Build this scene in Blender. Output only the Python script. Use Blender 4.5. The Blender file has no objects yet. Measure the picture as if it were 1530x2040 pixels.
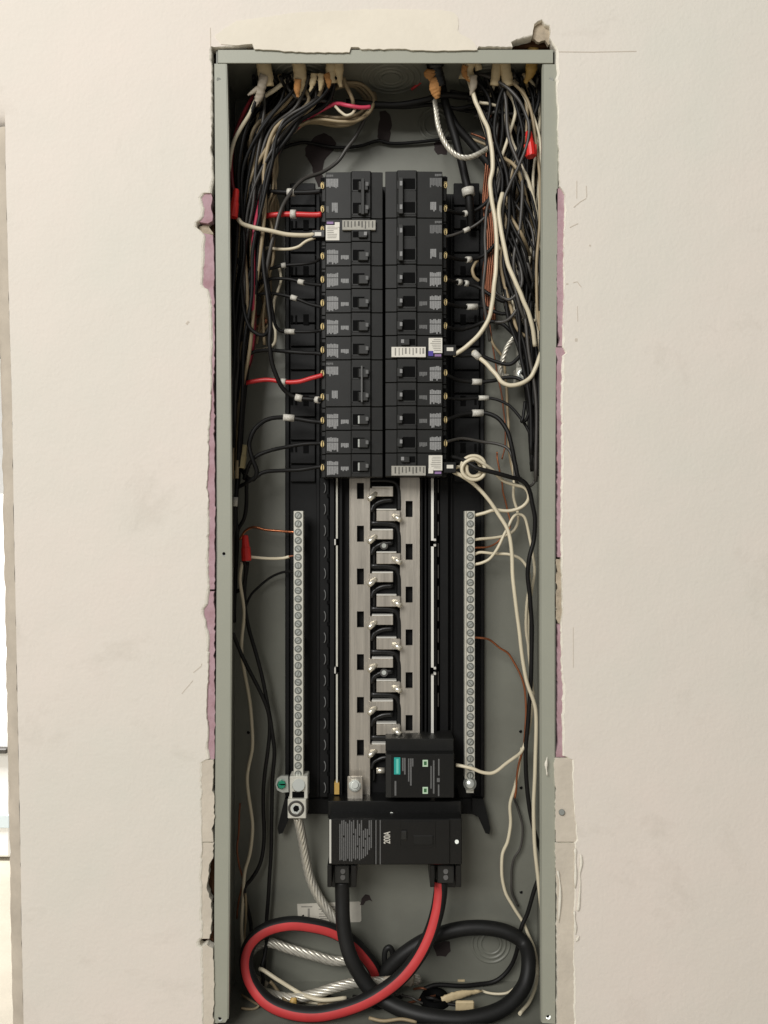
import bpy, bmesh, math, random
from mathutils import Vector, Matrix, geometry
random.seed(7)
scene = bpy.context.scene
C = scene.collection

# ------------------------------------------------------------------ camera, light, exposure
S = 0.525e-3          # metres per photo pixel on the wall face
D = 0.807             # camera to wall face
CX, CY = 765.0, 1020.0
Z0 = 1.45             # camera height above the floor

cam = bpy.data.cameras.new("camera")
camera = bpy.data.objects.new("camera", cam)
C.objects.link(camera)
camera.location = (0, -D, Z0)
camera.rotation_euler = (math.radians(90), 0, 0)
cam.sensor_fit = 'VERTICAL'
cam.sensor_height = 36.0
cam.lens = 36.0 * D / (2040 * S)
cam.clip_start = 0.02
cam.clip_end = 60
scene.camera = camera

world = bpy.data.worlds.new("World")
scene.world = world
world.use_nodes = True
bg = world.node_tree.nodes["Background"]
bg.inputs[0].default_value = (1.0, 0.975, 0.94, 1)
bg.inputs[1].default_value = 0.22

def area_lamp(name, loc, target, size, power, col):
    l = bpy.data.lights.new(name, 'AREA')
    l.shape = 'RECTANGLE'; l.size = size[0]; l.size_y = size[1]
    l.energy = power; l.color = col
    o = bpy.data.objects.new(name, l); C.objects.link(o)
    o.location = loc
    d = Vector(target) - Vector(loc)
    o.rotation_euler = d.to_track_quat('-Z', 'Y').to_euler()
    return o
area_lamp("daylight_from_left", (-1.5, -2.9, Z0 + 1.75), (0, 0, Z0 + 0.15), (2.0, 1.6), 126, (1.0, 0.985, 0.955))
area_lamp("far_side_fill", (-2.2, 1.6, Z0 + 1.3), (-2.2, 3.0, 0.6), (1.6, 1.0), 170, (1.0, 0.98, 0.95))  # added lamp with no visible source, brightens what lies past the wall end

scene.view_settings.view_transform = 'Standard'
scene.view_settings.look = 'None'
scene.view_settings.exposure = 0.0
scene.view_settings.gamma = 1.0

# ------------------------------------------------------------------ pixel to place
def P(px, py, mm):
    y = mm * 1e-3
    k = S * (D + y) / D
    return Vector(((px - CX) * k, y, Z0 + (CY - py) * k))
def L(n, mm):
    return n * S * (D + mm * 1e-3) / D

# ------------------------------------------------------------------ materials
def lin(v):
    v /= 255.0
    return v / 12.92 if v <= 0.04045 else ((v + 0.055) / 1.055) ** 2.4
def rgb(r, g, b): return (lin(r), lin(g), lin(b), 1)

MATS = {}
def material(name, col, rough=0.5, metal=0.0, var=0.0, vscale=40, bump=0.0, bscale=400, spec=0.5, col2=None, stretch=None, emit=0):
    m = bpy.data.materials.new(name); m.use_nodes = True
    nt = m.node_tree; b = nt.nodes["Principled BSDF"]
    b.inputs["Base Color"].default_value = col
    b.inputs["Roughness"].default_value = rough
    b.inputs["Metallic"].default_value = metal
    b.inputs["Specular IOR Level"].default_value = spec
    tc = nt.nodes.new("ShaderNodeTexCoord")
    src = tc.outputs["Object"]
    if stretch:
        mp = nt.nodes.new("ShaderNodeMapping"); mp.inputs["Scale"].default_value = stretch
        nt.links.new(src, mp.inputs[0]); src = mp.outputs[0]
    if var > 0:
        n = nt.nodes.new("ShaderNodeTexNoise"); n.inputs["Scale"].default_value = vscale
        n.inputs["Detail"].default_value = 5; n.inputs["Roughness"].default_value = 0.65
        r = nt.nodes.new("ShaderNodeValToRGB")
        r.color_ramp.elements[0].position = 0.32; r.color_ramp.elements[1].position = 0.68
        c2 = col2 or tuple(c * (1 - var) for c in col[:3]) + (1,)
        r.color_ramp.elements[0].color = c2; r.color_ramp.elements[1].color = col
        nt.links.new(src, n.inputs["Vector"]); nt.links.new(n.outputs[0], r.inputs[0])
        nt.links.new(r.outputs[0], b.inputs["Base Color"])
    if bump > 0:
        n2 = nt.nodes.new("ShaderNodeTexNoise"); n2.inputs["Scale"].default_value = bscale
        n2.inputs["Detail"].default_value = 3
        bp = nt.nodes.new("ShaderNodeBump"); bp.inputs["Strength"].default_value = bump
        bp.inputs["Distance"].default_value = 0.001
        nt.links.new(src, n2.inputs["Vector"]); nt.links.new(n2.outputs[0], bp.inputs["Height"])
        nt.links.new(bp.outputs[0], b.inputs["Normal"])
    if emit:
        b.inputs["Emission Color"].default_value = col; b.inputs["Emission Strength"].default_value = emit
    MATS[name] = m
    return m
M = MATS
def smudged(m, amount, scale, wave):
    nt = m.node_tree; b = nt.nodes["Principled BSDF"]
    src = b.inputs["Base Color"].links[0].from_socket
    tc = nt.nodes.new("ShaderNodeTexCoord")
    n = nt.nodes.new("ShaderNodeTexNoise"); n.inputs["Scale"].default_value = scale; n.inputs["Detail"].default_value = 7; n.inputs["Roughness"].default_value = 0.7
    n.inputs["Distortion"].default_value = 0.6
    r = nt.nodes.new("ShaderNodeValToRGB"); r.color_ramp.elements[0].position = 0.56; r.color_ramp.elements[1].position = 0.74
    r.color_ramp.elements[0].color = (1, 1, 1, 1); r.color_ramp.elements[1].color = (1 - amount, 1 - amount * 1.05, 1 - amount * 1.15, 1)
    mx_ = nt.nodes.new("ShaderNodeMix"); mx_.data_type = 'RGBA'; mx_.blend_type = 'MULTIPLY'; mx_.inputs[0].default_value = 1.0
    nt.links.new(tc.outputs["Object"], n.inputs["Vector"]); nt.links.new(n.outputs[0], r.inputs[0])
    nt.links.new(src, mx_.inputs[6]); nt.links.new(r.outputs[0], mx_.inputs[7]); nt.links.new(mx_.outputs[2], b.inputs["Base Color"])
    n2 = nt.nodes.new("ShaderNodeTexNoise"); n2.inputs["Scale"].default_value = wave; n2.inputs["Detail"].default_value = 4
    bp = nt.nodes.new("ShaderNodeBump"); bp.inputs["Strength"].default_value = 0.35; bp.inputs["Distance"].default_value = 0.004
    nt.links.new(tc.outputs["Object"], n2.inputs["Vector"]); nt.links.new(n2.outputs[0], bp.inputs["Height"])
    old = b.inputs["Normal"].links[0].from_node
    nt.links.new(bp.outputs[0], old.inputs["Normal"])
material("wall_paint", rgb(231, 220, 210), 0.72, var=0.10, vscale=2.4, bump=0.34, bscale=260, col2=rgb(221, 217, 206), spec=0.25)
smudged(M["wall_paint"], 0.15, 5.0, 16)
material("gypsum", rgb(238, 232, 218), 0.9, var=0.12, vscale=90, bump=0.5, bscale=700, spec=0.1)
material("compound", rgb(234, 226, 210), 0.85, var=0.08, vscale=12, bump=0.35, bscale=120, spec=0.15)
material("patch_board", rgb(214, 204, 188), 0.85, var=0.16, vscale=25, bump=0.6, bscale=160, spec=0.15)
material("pink_board", rgb(186, 158, 165), 0.85, var=0.2, vscale=60, bump=0.5, bscale=300, spec=0.1, col2=rgb(166, 132, 138))
material("torn_paper", rgb(190, 176, 155), 0.95, var=0.35, vscale=120, bump=0.6, bscale=300, spec=0.05)
material("stud_wood", rgb(112, 80, 58), 0.85, var=0.4, vscale=30, bump=0.3, spec=0.1, stretch=(6, 6, 0.6))
material("pencil", rgb(202, 192, 178), 0.9)
material("end_shade", rgb(205, 194, 178), 0.85, var=0.25, vscale=18, spec=0.15)  # shade of the wall's rounded end put into its colour
material("enclosure_grey", rgb(160, 161, 147), 0.5, var=0.06, vscale=14, bump=0.08, bscale=500)
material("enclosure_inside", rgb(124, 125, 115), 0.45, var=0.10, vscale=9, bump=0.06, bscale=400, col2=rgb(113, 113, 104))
material("dark_patch", rgb(66, 58, 57), 0.8, var=0.2, vscale=60, spec=0.2)
material("black_base", rgb(21, 21, 21), 0.55, var=0.3, vscale=60, spec=0.22, bump=0.06)
material("black_deep", rgb(7, 7, 7), 0.7, spec=0.08)
material("breaker_black", rgb(30, 30, 28), 0.5, var=0.3, vscale=70, spec=0.32, bump=0.08, bscale=1200)
material("main_black", rgb(16, 16, 15), 0.35, var=0.2, vscale=70, spec=0.5, bump=0.05)
material("handle_black", rgb(38, 38, 36), 0.45, spec=0.4)
material("print_grey", rgb(158, 158, 157), 0.6, var=0.45, vscale=1500, spec=0.3)
material("print_dim", rgb(116, 116, 115), 0.6, var=0.45, vscale=1500, spec=0.3)
material("label_white", rgb(226, 222, 210), 0.55, var=0.12, vscale=500)
material("mark_white", rgb(228, 224, 212), 0.5, var=0.5, vscale=900)
material("label_text", rgb(150, 146, 138), 0.6, var=0.3, vscale=900)
material("label_grey", rgb(172, 169, 158), 0.6, var=0.25, vscale=300)
material("label_ink", rgb(88, 86, 80), 0.6)
material("label_purple", rgb(142, 112, 158), 0.5)
material("label_blue", rgb(72, 58, 150), 0.5)
material("teal", rgb(38, 160, 150), 0.45)
material("teal_light", rgb(110, 200, 185), 0.45)
material("lens_green", rgb(60, 105, 66), 0.25)
material("lens_frame", rgb(190, 215, 188), 0.4)
material("brass", rgb(248, 222, 160), 0.3, metal=0.25)
material("aluminium", rgb(226, 218, 204), 0.3, metal=0.7, var=0.34, vscale=20, bump=0.35, bscale=300, stretch=(8, 8, 0.35))
material("rail_bright", rgb(226, 224, 216), 0.42, metal=0.35)
material("bar_alu", rgb(218, 216, 204), 0.42, metal=0.25, var=0.15, vscale=160)
material("screw_zinc", rgb(206, 209, 202), 0.28, metal=0.6)
material("bright_zinc", rgb(240, 234, 218), 0.24, metal=0.7)
material("screw_well", rgb(112, 114, 108), 0.5, metal=0.3)
material("green_screw", rgb(22, 132, 100), 0.35, metal=0.4)
material("stranded_alu", rgb(224, 219, 205), 0.35, metal=0.5, var=0.2, vscale=200)
material("ins_black", rgb(22, 21, 20), 0.55, var=0.3, vscale=40, spec=0.3)
material("ins_grey", rgb(70, 67, 63), 0.45, var=0.25, vscale=40, spec=0.5)
material("ins_white", rgb(222, 211, 184), 0.38, var=0.08, vscale=30, spec=0.5)
material("ins_tan", rgb(166, 148, 116), 0.5, var=0.2, vscale=40)
material("ins_red", rgb(206, 50, 52), 0.36, var=0.12, vscale=40)
material("ins_pink", rgb(214, 70, 98), 0.36, var=0.12, vscale=40)
material("ins_dark_red", rgb(122, 30, 38), 0.42, var=0.2, vscale=40)
material("stripe_red", rgb(204, 66, 66), 0.55, var=0.2, vscale=25, bump=0.2, bscale=60, spec=0.3)
material("service_black", rgb(30, 30, 29), 0.52, var=0.45, vscale=22, bump=0.25, bscale=60, spec=0.35)
material("copper", rgb(206, 130, 92), 0.3, metal=0.85, var=0.2, vscale=80)
material("copper_dull", rgb(146, 92, 66), 0.45, metal=0.6, var=0.3, vscale=80)
material("jacket_cream", rgb(214, 194, 154), 0.55, var=0.18, vscale=60, bump=0.3, bscale=300)
material("jacket_grey", rgb(176, 164, 146), 0.6, var=0.2, vscale=60, bump=0.3, bscale=300)
material("jacket_yellow", rgb(206, 168, 92), 0.5, var=0.2, vscale=60, bump=0.3, bscale=300)
material("kraft_paper", rgb(196, 140, 82), 0.8, var=0.3, vscale=120, bump=0.4, bscale=500)
material("nut_red", rgb(222, 44, 38), 0.4, var=0.08, vscale=50)
material("nut_tan", rgb(186, 172, 128), 0.5)
material("sticker", rgb(206, 201, 188), 0.6, var=0.15, vscale=60)
material("concrete", rgb(196, 188, 172), 0.8, var=0.15, vscale=4, bump=0.2, bscale=60)
material("white_enamel", rgb(240, 240, 238), 0.4)
material("pale_blue", rgb(200, 212, 216), 0.5)
material("cardboard", rgb(150, 122, 98), 0.85, var=0.1, vscale=8)
material("box_dark", rgb(92, 80, 74), 0.8, var=0.2, vscale=8)
material("box_yellow", rgb(222, 188, 110), 0.7)

# ------------------------------------------------------------------ object helpers
def mesh_obj(name, me, mat, parent=None):
    o = bpy.data.objects.new(name, me)
    C.objects.link(o)
    if mat is not None and len(me.materials) == 0:
        me.materials.append(M[mat])
    if parent is not None:
        o.parent = parent
        o.matrix_parent_inverse = parent.matrix_world.inverted() if False else Matrix.Translation(-parent.location)
    return o
def tag(o, label, cat, group=None):
    o["label"] = label; o["category"] = cat
    if group: o["group"] = group
    return o
def empty(name, loc, label, cat, group=None):
    o = bpy.data.objects.new(name, None); C.objects.link(o)
    o.location = loc; o.empty_display_size = 0.02
    return tag(o, label, cat, group)
def structure(o): o["kind"] = "structure"; return o
def bm_mesh(bm, smooth=False):
    me = bpy.data.meshes.new("m"); bm.to_mesh(me); bm.free()
    if smooth:
        for p in me.polygons: p.use_smooth = True
    return me
def add_box(bm, lo, hi, bevel=0.0, mi=0):
    r = bmesh.ops.create_cube(bm, size=1.0)
    vs = r["verts"]
    for v in vs:
        v.co = Vector([lo[i] if v.co[i] < 0 else hi[i] for i in range(3)])
    fs = set(f for v in vs for f in v.link_faces)
    for f in fs: f.material_index = mi
    if bevel > 0:
        es = list({e for v in vs for e in v.link_edges})
        bmesh.ops.bevel(bm, geom=es, offset=bevel, segments=1, affect='EDGES')
def pbox_ext(x0, y0, x1, y1, m0, m1):
    a = P(x0, y0, m0); b = P(x1, y1, m0)
    return (min(a.x, b.x), m0 * 1e-3, min(a.z, b.z)), (max(a.x, b.x), m1 * 1e-3, max(a.z, b.z))
def pbox(name, mat, x0, y0, x1, y1, m0, m1, parent=None, bevel=0.3):
    bm = bmesh.new()
    lo, hi = pbox_ext(x0, y0, x1, y1, m0, m1)
    add_box(bm, lo, hi, min(bevel * 1e-3, 0.3 * min(hi[i] - lo[i] for i in range(3))))
    return mesh_obj(name, bm_mesh(bm), mat, parent)
def pboxes(name, mat, rects, m0, m1, parent=None, bevel=0.0):
    bm = bmesh.new()
    for (x0, y0, x1, y1) in rects:
        lo, hi = pbox_ext(x0, y0, x1, y1, m0, m1); add_box(bm, lo, hi, bevel * 1e-3)
    return mesh_obj(name, bm_mesh(bm), mat, parent)

def resample(pts, sub=6):
    p = [Vector(q) for q in pts]
    if len(p) == 2: return [p[0].lerp(p[1], i / sub) for i in range(sub + 1)]
    e = [p[0] * 2 - p[1]] + p + [p[-1] * 2 - p[-2]]
    out = []
    for i in range(1, len(e) - 2):
        a, b, c, d = e[i - 1], e[i], e[i + 1], e[i + 2]
        for k in range(sub):
            t = k / sub
            out.append(0.5 * ((2 * b) + (c - a) * t + (2 * a - 5 * b + 4 * c - d) * t * t + (3 * b - a - 3 * c + d) * t ** 3))
    out.append(p[-1])
    return out
def frames(path):
    n = len(path); T = []
    for i in range(n):
        t = path[min(i + 1, n - 1)] - path[max(i - 1, 0)]
        T.append(t.normalized() if t.length > 1e-9 else Vector((0, 0, 1)))
    ref = Vector((0, -1, 0))
    F = []
    for t in T:
        u = ref - t * ref.dot(t)
        if u.length < 0.15:
            u = (F[-1][1] if F else Vector((1, 0, 0)))
            u = u - t * u.dot(t)
        u.normalize(); F.append((t, u, t.cross(u)))
    return F
def add_tube(bm, path, rad, sides=8, flat=1.0, stripe=None, twist=None):
    """rad: number or function of 0..1; stripe: (half angle, offset function) gives material 1"""
    F = frames(path); n = len(path); rings = []
    for i, (q, (t, u, w)) in enumerate(zip(path, F)):
        r = rad(i / (n - 1)) if callable(rad) else rad
        off = stripe[1](i / (n - 1)) if stripe else 0.0
        ring = []
        for k in range(sides):
            a = 2 * math.pi * k / sides + off
            ring.append(bm.verts.new(q + u * math.cos(a) * r * flat + w * math.sin(a) * r))
        rings.append(ring)
    for i in range(n - 1):
        for k in range(sides):
            f = bm.faces.new((rings[i][k], rings[i][(k + 1) % sides], rings[i + 1][(k + 1) % sides], rings[i + 1][k]))
            f.smooth = True
            if stripe:
                a = (k + 0.5) / sides * 2 * math.pi
                a = min(a, 2 * math.pi - a)
                if a < stripe[0]: f.material_index = 1
    try:
        bm.faces.new(rings[0][::-1]); bm.faces.new(rings[-1])
    except ValueError: pass
def add_cyl(bm, a, b, r0, r1=None, sides=12, mi=0):
    r1 = r0 if r1 is None else r1
    t = (b - a).normalized()
    u = t.orthogonal().normalized(); w = t.cross(u)
    A = [bm.verts.new(a + (u * math.cos(2 * math.pi * k / sides) + w * math.sin(2 * math.pi * k / sides)) * r0) for k in range(sides)]
    B = [bm.verts.new(b + (u * math.cos(2 * math.pi * k / sides) + w * math.sin(2 * math.pi * k / sides)) * r1) for k in range(sides)]
    for k in range(sides):
        f = bm.faces.new((A[k], A[(k + 1) % sides], B[(k + 1) % sides], B[k])); f.material_index = mi
    f = bm.faces.new(A[::-1]); f.material_index = mi
    f = bm.faces.new(B); f.material_index = mi

def rough_line(pts, step=5.0, amp=0.8, closed=True, seed=1):
    rnd = random.Random(seed); out = []
    n = len(pts)
    for i in range(n if closed else n - 1):
        a = Vector(pts[i]); b = Vector(pts[(i + 1) % n]); k = max(1, int((b - a).length / step))
        for j in range(k):
            q = a.lerp(b, j / k)
            if j: q = q + Vector((rnd.gauss(0, amp), rnd.gauss(0, amp)))
            out.append((q.x, q.y))
    if not closed: out.append(tuple(pts[-1]))
    return out
def sheet(name, mat, outline, m0, m1, parent=None, hole=None, rim_mat=None, rim_m=None):
    """flat piece with thickness: outline in photo pixels on depth m0, back at m1"""
    def v3(q, m): 
        a = P(q[0], q[1], m0); return Vector((a.x, m * 1e-3, a.z))
    loops = [outline] + ([hole] if hole else [])
    polys = [[Vector((q[0], q[1], 0)) for q in lp] for lp in loops]
    tris = geometry.tessellate_polygon(polys)
    flat = [q for lp in loops for q in lp]
    verts = [v3(q, m0) for q in flat]; nv = len(verts)
    verts += [v3(q, m1) for q in flat]
    faces = []; mi = []
    for t in tris:
        a, b, c = [verts[i] for i in t]
        n = (b - a).cross(c - a)
        t = list(t)
        if n.y > 0: t = t[::-1]
        faces.append(t); mi.append(0)
        faces.append([i + nv for i in t[::-1]]); mi.append(0)
    base = 0
    for li, lp in enumerate(loops):
        k = len(lp)
        for i in range(k):
            j = (i + 1) % k
            faces.append([base + i, base + j, base + j + nv, base + i + nv]); mi.append(1 if rim_mat else 0)
        base += k
    me = bpy.data.meshes.new("m"); me.from_pydata(verts, [], faces)
    me.materials.append(M[mat])
    if rim_mat: me.materials.append(M[rim_mat])
    for p, i in zip(me.polygons, mi): p.material_index = i
    bm = bmesh.new(); bm.from_mesh(me); bmesh.ops.recalc_face_normals(bm, faces=bm.faces); bm.to_mesh(me); bm.free()
    return mesh_obj(name, me, mat, parent)

# ------------------------------------------------------------------ the wall
left_edge = [(421, 100), (423, 140), (423, 240), (421, 300), (424, 312), (425, 360), (421, 384), (407, 385), (401, 394), (405, 410), (407, 414), (405, 431),
    (392, 443), (391, 452), (400, 459), (409, 470), (407, 498), (405, 541), (404, 558), (407, 572), (415, 576), (421, 597), (423, 640), (424, 683),
    (422, 720), (423, 759), (421, 801), (417, 863), (416, 925), (413, 960), (416, 1002), (417, 1052), (415, 1114), (417, 1174), (414, 1203), (406, 1214),
    (406, 1224), (411, 1237), (417, 1272), (416, 1345), (413, 1382), (412, 1419), (416, 1456), (414, 1492), (418, 1512), (404, 1520), (403, 1600), (404, 1690),
    (403, 1740), (405, 1868), (397, 1878), (398, 1884), (406, 1890), (406, 2070)]
right_edge = [(1108, 99), (1109, 130), (1108, 169), (1111, 243), (1113, 305), (1114, 370), (1119, 377), (1125, 388), (1124, 468), (1122, 522), (1123, 576),
    (1122, 619), (1121, 662), (1121, 692), (1127, 703), (1120, 709), (1118, 800), (1119, 860), (1118, 960), (1117, 1060), (1119, 1153), (1121, 1217), (1117, 1244), (1119, 1350),
    (1122, 1365), (1120, 1438), (1121, 1506), (1139, 1514), (1141, 1585), (1145, 1629), (1148, 1673), (1144, 1680), (1144, 1772), (1142, 1816), (1143, 1880),
    (1141, 1923), (1142, 2070)]
top_edge = [(422, 92), (437, 94), (474, 92), (502, 88), (506, 97), (539, 98), (574, 101), (640, 103), (695, 103), (698, 94), (714, 94), (719, 98), (760, 98), (807, 97), (817, 99), (951, 98),
    (954, 93), (1021, 94), (1018, 85), (1030, 79), (1048, 75), (1061, 71), (1064, 50), (1072, 43), (1080, 40), (1086, 49), (1095, 52), (1097, 66), (1095, 77), (1101, 88)]
hole = top_edge + right_edge + left_edge[::-1]
hole = rough_line(hole, 6, 0.7, True, 3)
_rr = random.Random(9); hole_front = []; _w = 3.0
for (hx_, hy_) in hole:
    _w = min(6.5, max(1.0, _w + _rr.gauss(0, 0.9)))
    if hy_ < 101 and 430 < hx_ < 1100: hole_front.append((hx_, hy_ - _w * 0.45))
    elif hx_ < 765: hole_front.append((hx_ - _w, hy_))
    else: hole_front.append((hx_ + _w * 0.8, hy_))
EDGE = [(x - 15, y) for x, y in [(-9, 252), (-8, 320), (-4, 480), (0, 640), (5, 800), (8, 1000), (12, 1200), (16, 1400), (21, 1650), (24, 1850), (28, 2040), (34, 2400), (50, 3778)]]
INS = 34
outer = [(-1500, -1600), (3600, -1600), (3600, 3778)] + [(x + INS, y) for x, y in EDGE[::-1][:-1]] + [(-24 + INS, 252 - INS), (-1500, 252 - INS)]
wall = structure(sheet("wall", "wall_paint", outer, 0, 12.5, None, hole_front, "gypsum"))
_v = []; _f = []
for (a_, b_) in zip(hole_front, hole):
    p0 = P(a_[0], a_[1], 0); p1 = P(b_[0], b_[1], 0)
    _v += [(p0.x, -0.0002, p0.z), ((p0.x * 0.4 + p1.x * 0.6), 0.0004, (p0.z * 0.4 + p1.z * 0.6)), (p1.x, 0.0016, p1.z), (p1.x, 0.011, p1.z)]
_n = len(hole)
for i in range(_n):
    j = (i + 1) % _n
    _f += [(4 * i + k, 4 * j + k, 4 * j + k + 1, 4 * i + k + 1) for k in range(3)]
_me = bpy.data.meshes.new("m"); _me.from_pydata(_v, [], _f)
mesh_obj("torn_rim", _me, "gypsum", wall)

# rounded left end of the wall and the soffit of the opening beside it
def rounded_edge(name, line, direction, mat):
    verts = []; faces = []; prof = []
    R = INS
    for k in range(9):
        a = math.pi / 2 * k / 8
        prof.append((R * (1 - math.sin(a)), R * S * 1000 * (1 - math.cos(a))))
    prof.append((0, 125.0))
    for (x, y) in line:
        for (o, m) in prof:
            q = P(x + (o if direction == 'x' else 0), y - (o if direction == 'y' else 0), 0)
            verts.append((q.x, m * 1e-3, q.z))
    k = len(prof)
    for i in range(len(line) - 1):
        for j in range(k - 1):
            faces.append((i * k + j, i * k + j + 1, (i + 1) * k + j + 1, (i + 1) * k + j))
    me = bpy.data.meshes.new("m"); me.from_pydata(verts, [], faces)
    for p in me.polygons: p.use_smooth = True
    return mesh_obj(name, me, mat, wall)
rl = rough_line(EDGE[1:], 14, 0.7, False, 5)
rounded_edge("wall_end", [EDGE[0]] + rl, 'x', "end_shade")  # darker colour stands in for shade along the end
rounded_edge("soffit", [(-24 + INS, 252), (-1500, 252)], 'y', "wall_paint")
# back face of the wall and the studs the box sits between
def wbox(name, mat, lo, hi, parent=None, bevel=0.0):
    bm = bmesh.new(); add_box(bm, lo, hi, bevel); return mesh_obj(name, bm_mesh(bm), mat, parent)
zt = P(0, 252, 0).z
wbox("back_board", "gypsum", (P(20, 0, 0).x, 0.113, 0.0), (1.5, 0.125, zt), wall)
wbox("back_board", "gypsum", (-1.19, 0.113, zt + 0.001), (1.5, 0.125, 2.8), wall)
for (a, b) in ((352, 426), (1112, 1186)):
    pbox("stud", "stud_wood", a, -300, b, 3700, 14, 100, wall, 1.0)
pbox("stud", "stud_wood", 427, 20, 1111, 92, 14.5, 100, wall, 1.0)

# layers that show where the wall face is broken away round the box
def side_strip(name, mat, inner, outer_, m0, m1, seed, amp=0.7, rim=None):
    o = rough_line(inner, 6, amp, False, seed) + rough_line(outer_[::-1], 9, 0.2, False, seed + 1)
    return sheet(name, mat, o, m0, m1, wall, None, rim)
side_strip("pink_board", "pink_board", [(421, 380), (423, 394), (420, 410), (424, 430), (423, 440), (414, 445)], [(385, 380), (385, 440)], 1.8, 11, 11)
side_strip("pink_board", "pink_board", [(424, 468), (426, 500), (426, 560), (427, 640), (427, 720), (425, 760), (426, 810), (427, 900), (428, 1000), (428, 1100), (427, 1174)],
    [(390, 462), (390, 1174)], 1.6, 11, 13)
side_strip("pink_board", "pink_board", [(427, 1178), (425, 1200), (428, 1215), (427, 1300), (428, 1400), (427, 1512)], [(390, 1178), (390, 1512)], 2.0, 11, 17)
side_strip("torn_paper", "torn_paper", [(420, 446), (416, 452), (424, 463), (425, 467)], [(396, 451), (395, 466)], 7, 11, 18)
side_strip("pink_board", "pink_board", [(1109, 376), (1107, 395), (1110, 430), (1110, 470), (1109, 540), (1110, 600), (1112, 650), (1115, 680), (1111, 690)], [(1140, 370), (1140, 690)], 2.6, 11, 21)
side_strip("pink_board", "pink_board", [(1107, 692), (1107, 702), (1110, 712), (1109, 760), (1110, 850), (1111, 930), (1110, 1020), (1111, 1110)], [(1140, 692), (1140, 1110)], 2.2, 11, 23)
side_strip("torn_paper", "torn_paper", [(1108, 1114), (1106, 1150), (1110, 1165), (1105, 1190), (1106, 1225), (1112, 1242)], [(1140, 1114), (1140, 1242)], 4.5, 11, 25, 1.8)
side_strip("pink_board", "pink_board", [(1111, 1244), (1110, 1300), (1111, 1380), (1110, 1440), (1112, 1480), (1108, 1508)], [(1140, 1244), (1140, 1508)], 2.6, 11, 27)
side_strip("patch_board", "patch_board", [(425, 1514), (424, 1560), (427, 1600), (426, 1640), (421, 1652), (425, 1677)], [(394, 1514), (394, 1677)], 0.7, 11, 31, 1.0, "gypsum")
side_strip("patch_board", "patch_board", [(426, 1680), (424, 1710), (415, 1735), (413, 1775), (420, 1800), (421, 1840), (417, 1870)], [(394, 1679), (394, 1870)], 1.1, 11, 33, 1.2, "gypsum")
side_strip("patch_board", "patch_board", [(412, 1882), (424, 1890), (426, 1930), (425, 2070)], [(394, 1890), (394, 2070)], 0.7, 11, 35, 1.0, "gypsum")
side_strip("patch_board", "patch_board", [(1106, 1511), (1104, 1530), (1107, 1580), (1106, 1640), (1108, 1677)], [(1158, 1511), (1158, 1677)], 0.8, 11, 37, 0.9, "gypsum")
side_strip("patch_board", "patch_board", [(1106, 1680), (1108, 1740), (1110, 1800), (1109, 1880), (1110, 1960), (1109, 2070)], [(1158, 1680), (1158, 2070)], 0.6, 11, 39, 0.9, "gypsum")
sheet("torn_paper", "torn_paper", rough_line([(1060, 76), (1062, 48), (1080, 36), (1100, 50), (1104, 88), (1092, 90), (1086, 80), (1074, 84)], 5, 0.9, True, 41), 5, 9, wall)
sheet("torn_paper", "torn_paper", rough_line([(424, 90), (508, 84), (505, 95), (470, 97), (440, 99)], 5, 0.8, True, 42), 5, 9, wall)

# joint compound on the wall above the box, cracked off along its right end
comp = [(428, 70), (470, 42), (600, 24), (760, 18), (880, 20), (906, 26), (912, 34), (914, 48), (912, 60), (916, 67), (928, 73), (940, 80), (948, 90), (951, 99), (900, 100.5),
        (820, 100), (808, 97), (720, 98), (714, 93.6), (699, 93.6), (696, 104), (640, 104), (574, 102), (540, 99), (507, 98), (503, 87), (475, 90), (440, 88)]
sheet("joint_compound_patch", "compound", rough_line(comp, 7, 0.5, True, 43), -0.55, 1.0, wall)
def wall_mark(pts, w, seed, mat="pencil"):
    up = rough_line([(x, y - w / 2) for x, y in pts], 12, 0.15, False, seed)
    a = []
    for x, y in up: a.append((x, y))
    # ribbon of even width
    left = []; right = []
    for i, q in enumerate(pts):
        d = Vector(pts[min(i + 1, len(pts) - 1)]) - Vector(pts[max(i - 1, 0)]); d.normalize()
        n = Vector((-d.y, d.x)) * w / 2
        left.append((q[0] + n.x, q[1] + n.y)); right.append((q[0] - n.x, q[1] - n.y))
    return sheet("pencil_mark", mat, left + right[::-1], -0.25, 0.4, wall)
for i, (pts, w) in enumerate([([(1113, 103), (1180, 103.5), (1268, 102)], 1.6), ([(419, 55), (419.5, 92)], 1.4), ([(1149, 360), (1149, 395)], 1.6), ([(1168, 370), (1169, 393)], 1.8),
        ([(1143, 413), (1156, 402), (1168, 395)], 1.8), ([(1135, 453), (1152, 445)], 1.8), ([(1150, 610), (1151, 640)], 1.4), ([(1142, 563), (1150, 561), (1158, 572)], 1.6),
        ([(1148, 674), (1148, 680)], 5), ([(1142, 1250), (1142, 1330)], 1.2), ([(1128, 565), (1132, 566)], 3), ([(1174, 488), (1177, 490)], 3),
        ([(376, 640), (371, 646)], 4), ([(385, 1340), (400, 1328), (402, 1322)], 1.6), ([(362, 1382), (384, 1356)], 1.3)]):
    wall_mark(pts, w, 60 + i)
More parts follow.
